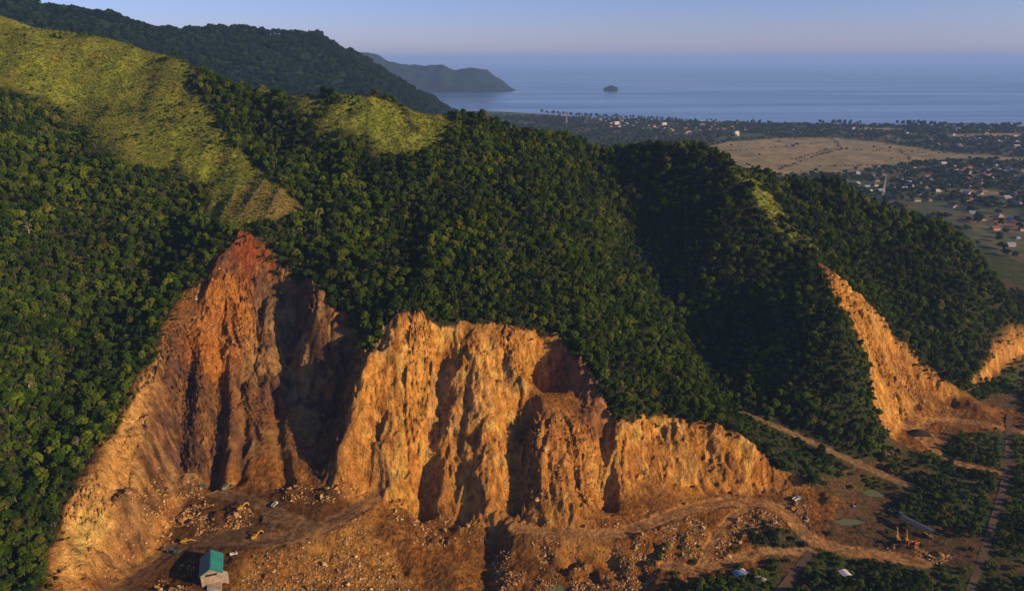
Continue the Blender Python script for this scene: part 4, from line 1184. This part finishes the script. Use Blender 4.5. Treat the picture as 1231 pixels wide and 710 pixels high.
excavator(243, 586, 185, M_TEAL, 'teal excavator with low boom under the foot of the tall scarp', 2)
truck(258, 584, 170, M_GRN, M_TEAL, 'pale green tipper truck parked between two excavators under the scarp')
excavator(271, 588, 20, M_GRN, 'pale green excavator at the dark foot of the tall scarp', 3)
excavator(289, 612, 40, M_YEL, 'yellow excavator with bent boom beside the upper quarry track', 0)
truck(330, 608, 75, M_WHITE, plain('grey_bed', (.30, .29, .28), .7), 'white cab tipper truck on the upper quarry track with long shadow')
excavator(306, 647, 32, M_YEL, 'yellow excavator with raised boom at the fork of the quarry tracks', 3)
excavator(222, 652, 8, M_YEL, 'yellow excavator with arm stretched low beside the shadowed track', 2)
excavator(212, 665, 172, M_TEAL, 'teal excavator in the shadow behind the green-roofed shed', 0)
truck(281, 667, 25, M_WHITE, M_WHITE, 'small white truck parked just east of the green-roofed shed', .8)
truck(957, 601, 35, plain('blue_paint', (.16, .28, .48), .5), plain('pale_bed', (.50, .52, .55), .6), 'blue and pale grey tipper truck parked on the road bend', 1.25)
excavator(856, 694, 140, M_ORA, 'orange excavator beside the blue roofed huts', 0)
excavator(1079, 648, 80, M_YEL, 'yellow excavator with boom raised high behind the stone heap', 1, 1.1)
excavator(1090, 651, 75, M_YEL, 'second yellow excavator with high boom next to the orange machine', 1, 1.05)
excavator(1100, 654, 200, M_ORA, 'orange excavator working on the stone heap by the long shed', 0, 1.1)
excavator(1117, 646, 150, M_YEL, 'yellow excavator standing under the near end of the long shed', 0)
truck(1027, 609, 240, M_WHITE, M_ORA, 'white and orange truck in the pit between the ponds', .9)

# the green-roofed crusher shed
c0 = Vector(tz(253, 672, 38.5)); c0.z = float(gm(c0.x, c0.y)) - .5; zb = 27.0
sh = thing('crusher_shed', (c0.x, c0.y, zb), math.radians(20), 'tall concrete shed with teal green gable roof beside the quarry track', 'shed')
n = NT('teal_sheet_roof')
M_TROOF = n.done(n.bsdf(n.ramp(n.noise(n.coords(), .5, 5), [(.3, (.012, .15, .14)), (.7, (.03, .24, .21))]), .5, .3, n.bump(n.math('SINE', n.n('ShaderNodeSeparateXYZ', Vector=n.coords((1, 9, 1))).outputs[1]), .4, .06)))
W2, L2, E, Rg = 5.5, 8.6, 8.0, 11.6
MB().box((-W2 + .25, 0, E / 2 - 2), (.5, 2 * L2 - 1.2, E + 4)).build('side_wall', M_CONC, sh)
MB().box((W2 - .25, 0, E / 2 - 2), (.5, 2 * L2 - 1.2, E + 4)).build('side_wall', M_CONC, sh)
MB().prism([(-W2, -4), (W2, -4), (W2, E), (0, Rg - .2), (-W2, E)], L2 - .7, L2 - .25).build('back_wall', M_CONC, sh)
fw = MB().prism([(-W2, E - .1), (W2, E - .1), (0, Rg - .2)], -L2 + .25, -L2 + .7).box((-W2 + 1.2, -L2 + .48, E / 2 - 2), (2.4, .45, E + 3.7)).box((W2 - 1.2, -L2 + .48, E / 2 - 2), (2.4, .45, E + 3.7)).box((0, -L2 + .48, 1.4), (2 * W2 - 4.9, .45, 10)).build('front_wall', M_CONC, sh)
MB().box((0, -L2 + .2, E - 1.1), (2 * W2 - 5, .12, .5)).build('lintel', M_DARK, fw)
MB().box((0, -L2 + 1.6, 5.0), (2 * W2 - 4.8, .2, 6)).build('opening_shade', M_DARK, sh)  # dark sheet standing in for the shade inside the doorway
for sx in (-1, 1):
    a0, a1 = Vector((0, 0, Rg)), Vector((sx * (W2 + .9), 0, E - .55)); th = .16
    k_ = [(a0.x, Rg), (a1.x, a1.z), (a1.x, a1.z + th), (a0.x, Rg + th)]
    MB().prism(k_, -L2 - .6, L2 + .6).build('roof_slope', M_TROOF, sh)
MB().box((0, 0, Rg + .2), (.6, 2 * L2 + 1.3, .14)).build('ridge_cap', M_TROOF, sh)
MB().prism([(W2 + .05, -4), (W2 + 3.4, -4), (W2 + 2.6, 3.0), (W2 + .05, 4.5)], -L2 + 1.0, -L2 + 6.0).build('loading_ramp', M_CONC, sh)
MB().box((1.0, -L2 - 3.0, -1.5), (8.0, 6.5, 6.0), None, .92).build('hopper_base', M_CONC, sh)

# the long open shed on the valley floor
pa, pb = spot(1082, 628), spot(1120, 646)
dd = pb - pa; Ls = Vector((dd.x, dd.y, 0)).length
zz_ = max(pa.z, pb.z)
ls = thing('long_shed', ((pa.x + pb.x) / 2, (pa.y + pb.y) / 2, zz_), math.atan2(dd.y, dd.x), 'long low open shed with weathered grey blue sheet roof behind the stone heap', 'shed')
M_GROOF = plain('grey_blue_sheet', (.055, .068, .085), .8, .15, 0, .35, .35)
for sy in (-1, 1):
    MB().prism([(0, 5.2), (sy * 3.4, 4.2), (sy * 3.4, 4.34), (0, 5.34)], -Ls / 2, Ls / 2).build('roof_slope', M_GROOF, ls).rotation_euler = (0, 0, math.pi / 2)
for k in range(6):
    for sy in (-1, 1): MB().box((-Ls / 2 + .8 + k * (Ls - 1.6) / 5, sy * 3.0, 1.4), (.3, .3, 5.6)).build('post', M_DARK, ls)
# pieces beside it
p = spot(1081, 620)
tk = thing('water_tank', p, 0, 'blue water tank on legs at the far end of the long shed', 'tank', None, .62)
M_BLUE = plain('blue_plastic', (.03, .10, .24), .6)
MB().cyl((0, 0, 3.3), 1.9, 3.6, 'z', 18).cyl((0, 0, 5.3), 1.2, .5, 'z', 18).build('drum', M_BLUE, tk)
for sx, sy in ((1, 1), (1, -1), (-1, 1), (-1, -1)): MB().box((sx * 1.1, sy * 1.1, .6), (.25, .25, 2.2)).build('leg', M_DARK, tk)

def hut(px_, py_, w_, l_, h_, rz_, mroof, label, name='hut'):
    p = spot(px_, py_)
    t = thing(name, p, math.radians(rz_), label, 'hut')
    for sx, sy in ((1, 1), (1, -1), (-1, 1), (-1, -1)): MB().box((sx * (w_ / 2 - .2), sy * (l_ / 2 - .2), h_ / 2 - .6), (.16, .16, h_ + 1.0)).build('post', M_BARK, t)
    MB().box((0, l_ / 2 - .3, h_ / 2 - .4), (w_ - .5, .1, h_ - .3)).build('wall', M_CONC, t)
    r_ = MB()
    for sx in (-1, 1): r_.prism([(0, h_ + .8), (sx * w_ * .58, h_), (sx * w_ * .58, h_ + .08), (0, h_ + .88)], -l_ * .55, l_ * .55)
    r_.build('roof', mroof, t)
hut(886, 693, 4.5, 5, 2.6, 20, M_BLUE, 'small hut with bright blue tarpaulin roof beside the orange excavator')
hut(894, 691, 3.6, 4.4, 2.4, 35, M_WHITE, 'small hut with white sheet roof touching the blue tarpaulin hut')
hut(914, 698, 2.6, 6, 2.2, 50, M_WHITE, 'narrow lean-to with white sheet roof on the grassy verge')
hut(1015, 693, 5.2, 5.2, 2.8, 15, M_WHITE, 'white roofed hut among the dark shrubs south of the dirt road')
hut(1173, 543, 5, 4, 2.4, 10, M_WHITE, 'white roofed shelter in the grass beside the straight paved road')
p = spot(1190, 512)
ut = thing('utility_pole', p, .3, 'thin wooden utility pole at the end of the paved road', 'pole')
MB().cyl((0, 0, 4), .2, 9.5, 'z', 8).build('post', M_BARK, ut); MB().box((0, 0, 8.2), (2.4, .15, .2)).build('crossarm', M_BARK, ut)
# dark gravel heap
p = spot(1104, 520)
gx_, gy_ = np.meshgrid(np.linspace(-1, 1, 25), np.linspace(-1, 1, 25))
hh = 3.4 * np.clip(1 - np.hypot(gx_, gy_), -.1, 1) + .5 * (fbm(gx_ * 4, gy_ * 4, 3, 3) - .5)
o = link('gravel_heap', mesh_np('gravel_heap', np.stack([gx_ * 9, gy_ * 6, hh], -1).reshape(-1, 3), grid_faces(25, 25)), plain('dark_gravel', (.030, .025, .020), .95, .05, 0, .5, 2)); o.location = p
tag(o, 'low dark gravel heap at the foot of the right hand scar', 'gravel heap')

# single trees that stand out
def lone_tree(px_, py_, hh_, rr_, leafm, barkm, label, nc=8, per=26, seed=0, name='lone_tree', lean=0.0):
    p = spot(px_, py_)
    t = thing(name, p, seed * 1.3, label, 'tree')
    t.rotation_euler = (0, lean, 0)
    link('crown', crown_mesh(700 + seed, rr_, hh_, nc, per, .5, mat=leafm), None, t); link('trunk', trunk_mesh(700 + seed, rr_, hh_, barkm, .34), None, t)
lone_tree(36, 286, 13, 3.0, M_PALE, M_PBARK, 'half bare tree with pale trunk high on the forested western slope', seed=1)
lone_tree(82, 372, 14, 3.0, M_PALE, M_PBARK, 'thin pale dead tree rising from the dark forest beside the scarp', 5, 14, seed=2)
lone_tree(36, 475, 14, 3.2, M_PALE, M_PBARK, 'sparse pale trunked tree low in the western forest', 6, 20, seed=3, lean=.15)
lone_tree(92, 545, 12, 3.4, M_PALE, M_PBARK, 'leaning tree with pale forked trunk at the scarp rim', 8, 24, seed=4, lean=.25)
lone_tree(1128, 375, 9, 4.6, M_BRIGHT, M_BARK, 'bright yellow green tree among dark trees above the right scar', 18, 70, seed=5)
lone_tree(1180, 362, 10, 5.0, M_BRIGHT, M_BARK, 'large bright yellow green tree near the end of the right ridge', 20, 75, seed=6)
# ---------------------------------------------------------------- rubble and boulders
n = NT('rock'); oi = n.n('ShaderNodeObjectInfo')
rc = n.ramp(oi.outputs['Random'], [(0, (.13, .066, .022)), (.35, (.26, .14, .045)), (.7, (.36, .21, .075)), (.94, (.44, .29, .13)), (1, (.52, .40, .24))])
rc = n.mixc(1.0, rc, n.ramp(n.noise(n.coords(), 1.5, 4), [(.3, .7), (.7, 1.3)]), 'MULTIPLY')
M_ROCK = n.done(n.bsdf(rc, .9, .15, n.bump(n.noise(n.coords(), 3, 4), .5, .2)))
def rock_mesh(seed):
    r_ = random.Random(seed); b = bmesh.new(); bmesh.ops.create_icosphere(b, subdivisions=2, radius=.5)
    ax = [(Vector((r_.gauss(0, 1), r_.gauss(0, 1), r_.gauss(0, 1))).normalized(), r_.uniform(.22, .42)) for _ in range(9)]
    for v in b.verts:
        for d_, h_ in ax:                                   # chop with planes: angular blocks
            k = v.co.dot(d_)
            if k > h_: v.co -= d_ * (k - h_)
        v.co.x *= 1.25; v.co.z *= .85
    me_ = bpy.data.meshes.new('boulder'); b.to_mesh(me_); b.free(); me_.materials.append(M_ROCK)
    return me_
ROCKS = [rock_mesh(k) for k in range(7)]
rub = [(((640, 652), (700, 655), (760, 650), (790, 690), (770, 712), (640, 712), (650, 680)), 1500, 'on the rubble bank below the haul road'), (((585, 645), (612, 650), (640, 700), (600, 712), (585, 690)), 500, 'in the rubble strip beside the dark trench'),
       (((755, 650), (830, 622), (850, 630), (840, 670), (790, 680), (760, 670)), 1400, 'on the rubble bank inside the road loop'), (((870, 625), (905, 612), (935, 618), (960, 640), (920, 640), (885, 640)), 700, 'on the rubble heap by the bend in the road'), (((855, 665), (870, 640), (905, 625), (890, 655), (870, 680)), 450, 'along the inner edge of the curved track'),
       (((300, 668), (345, 660), (440, 612), (470, 660), (500, 712), (285, 712)), 1900, 'on the pale rubble slope beside the green-roofed shed'), (((610, 560), (640, 495), (675, 492), (705, 560), (720, 620), (600, 625)), 900, 'on the debris cone against the broad face'),
       (((235, 340), (300, 335), (312, 400), (290, 460), (225, 440)), 700, 'on the red rubble high in the tall scarp'), (((120, 690), (190, 560), (240, 575), (250, 600), (220, 640), (160, 690)), 1100, 'on the debris apron at the foot of the tall scarp'),
       (((225, 600), (300, 612), (320, 625), (280, 640), (215, 645)), 900, 'on the low mound between the quarry tracks'), (((330, 585), (400, 580), (450, 590), (400, 605), (345, 605)), 450, 'along the foot of the shaded hollow'), (((470, 605), (560, 615), (600, 640), (540, 660), (480, 650)), 800, 'on the stony slope under the broad face'),
       (((620, 622), (720, 630), (800, 605), (870, 585), (960, 588), (900, 600), (800, 620), (720, 640), (640, 636)), 900, 'scattered along the foot of the quarry face'), (((1060, 650), (1100, 655), (1150, 668), (1130, 678), (1070, 668)), 700, 'on the stone heap beside the long shed'), (((940, 600), (970, 605), (975, 640), (955, 625)), 300, 'on the bank below the parked dump truck'),
       (((190, 690), (230, 670), (245, 712), (180, 712)), 350, 'in the shadow west of the green-roofed shed'), (((1050, 430), (1085, 450), (1140, 500), (1090, 510), (1055, 480)), 500, 'on the scree fan of the small right scar')]
RP, RS, RI = [], [], []
nb = 0
for pp, cnt, where in rub:
    poly = [spot(*q) for q in pp]; pl2 = [(q.x, q.y) for q in poly]
    xs = [q[0] for q in pl2]; ys = [q[1] for q in pl2]
    x = rng.uniform(min(xs), max(xs), cnt * 3); y = rng.uniform(min(ys), max(ys), cnt * 3)
    k_ = inpoly(x, y, pl2) & (gattr(roadm, x, y) < .35) & (fbm(x / 8, y / 8, 141, 2) > .42)
    x, y = x[k_][:cnt], y[k_][:cnt]; z = gm(x, y)
    sz = .45 + 1.5 * rng.random(len(x)) ** 3.2
    for i in np.argsort(-sz)[:7]:                            # the largest blocks are things of their own
        o = link('boulder', ROCKS[int(rng.integers(0, 7))]); q = sz[i] * rng.uniform(1.2, 2.0)
        o.location = (x[i], y[i], z[i] + .12 * q); o.scale = (q, q, q); o.rotation_euler = tuple(rng.uniform(-.5, .5, 2)) + (rng.random() * 6,)
        tag(o, ('angular ' if q > 2.6 else 'broken ') + 'tan boulder ' + where, 'boulder', 'boulders ' + where); nb += 1
    RP.append(np.stack([x, y, z], -1)); RS.append(sz); RI.append(rng.integers(0, 7, len(x)))
RP = np.concatenate(RP); RS = np.concatenate(RS); RI = np.concatenate(RI); m = len(RP)
scatter('rubble', RP, np.stack([rng.uniform(-.6, .6, m), rng.uniform(-.6, .6, m), rng.random(m) * 6.3], -1), np.stack([RS] * 3, -1), RI, [source(x) for x in ROCKS], 'loose tan rubble spilled over the quarry floor and banks', 'rubble')
print('ROCKS', m, nb)
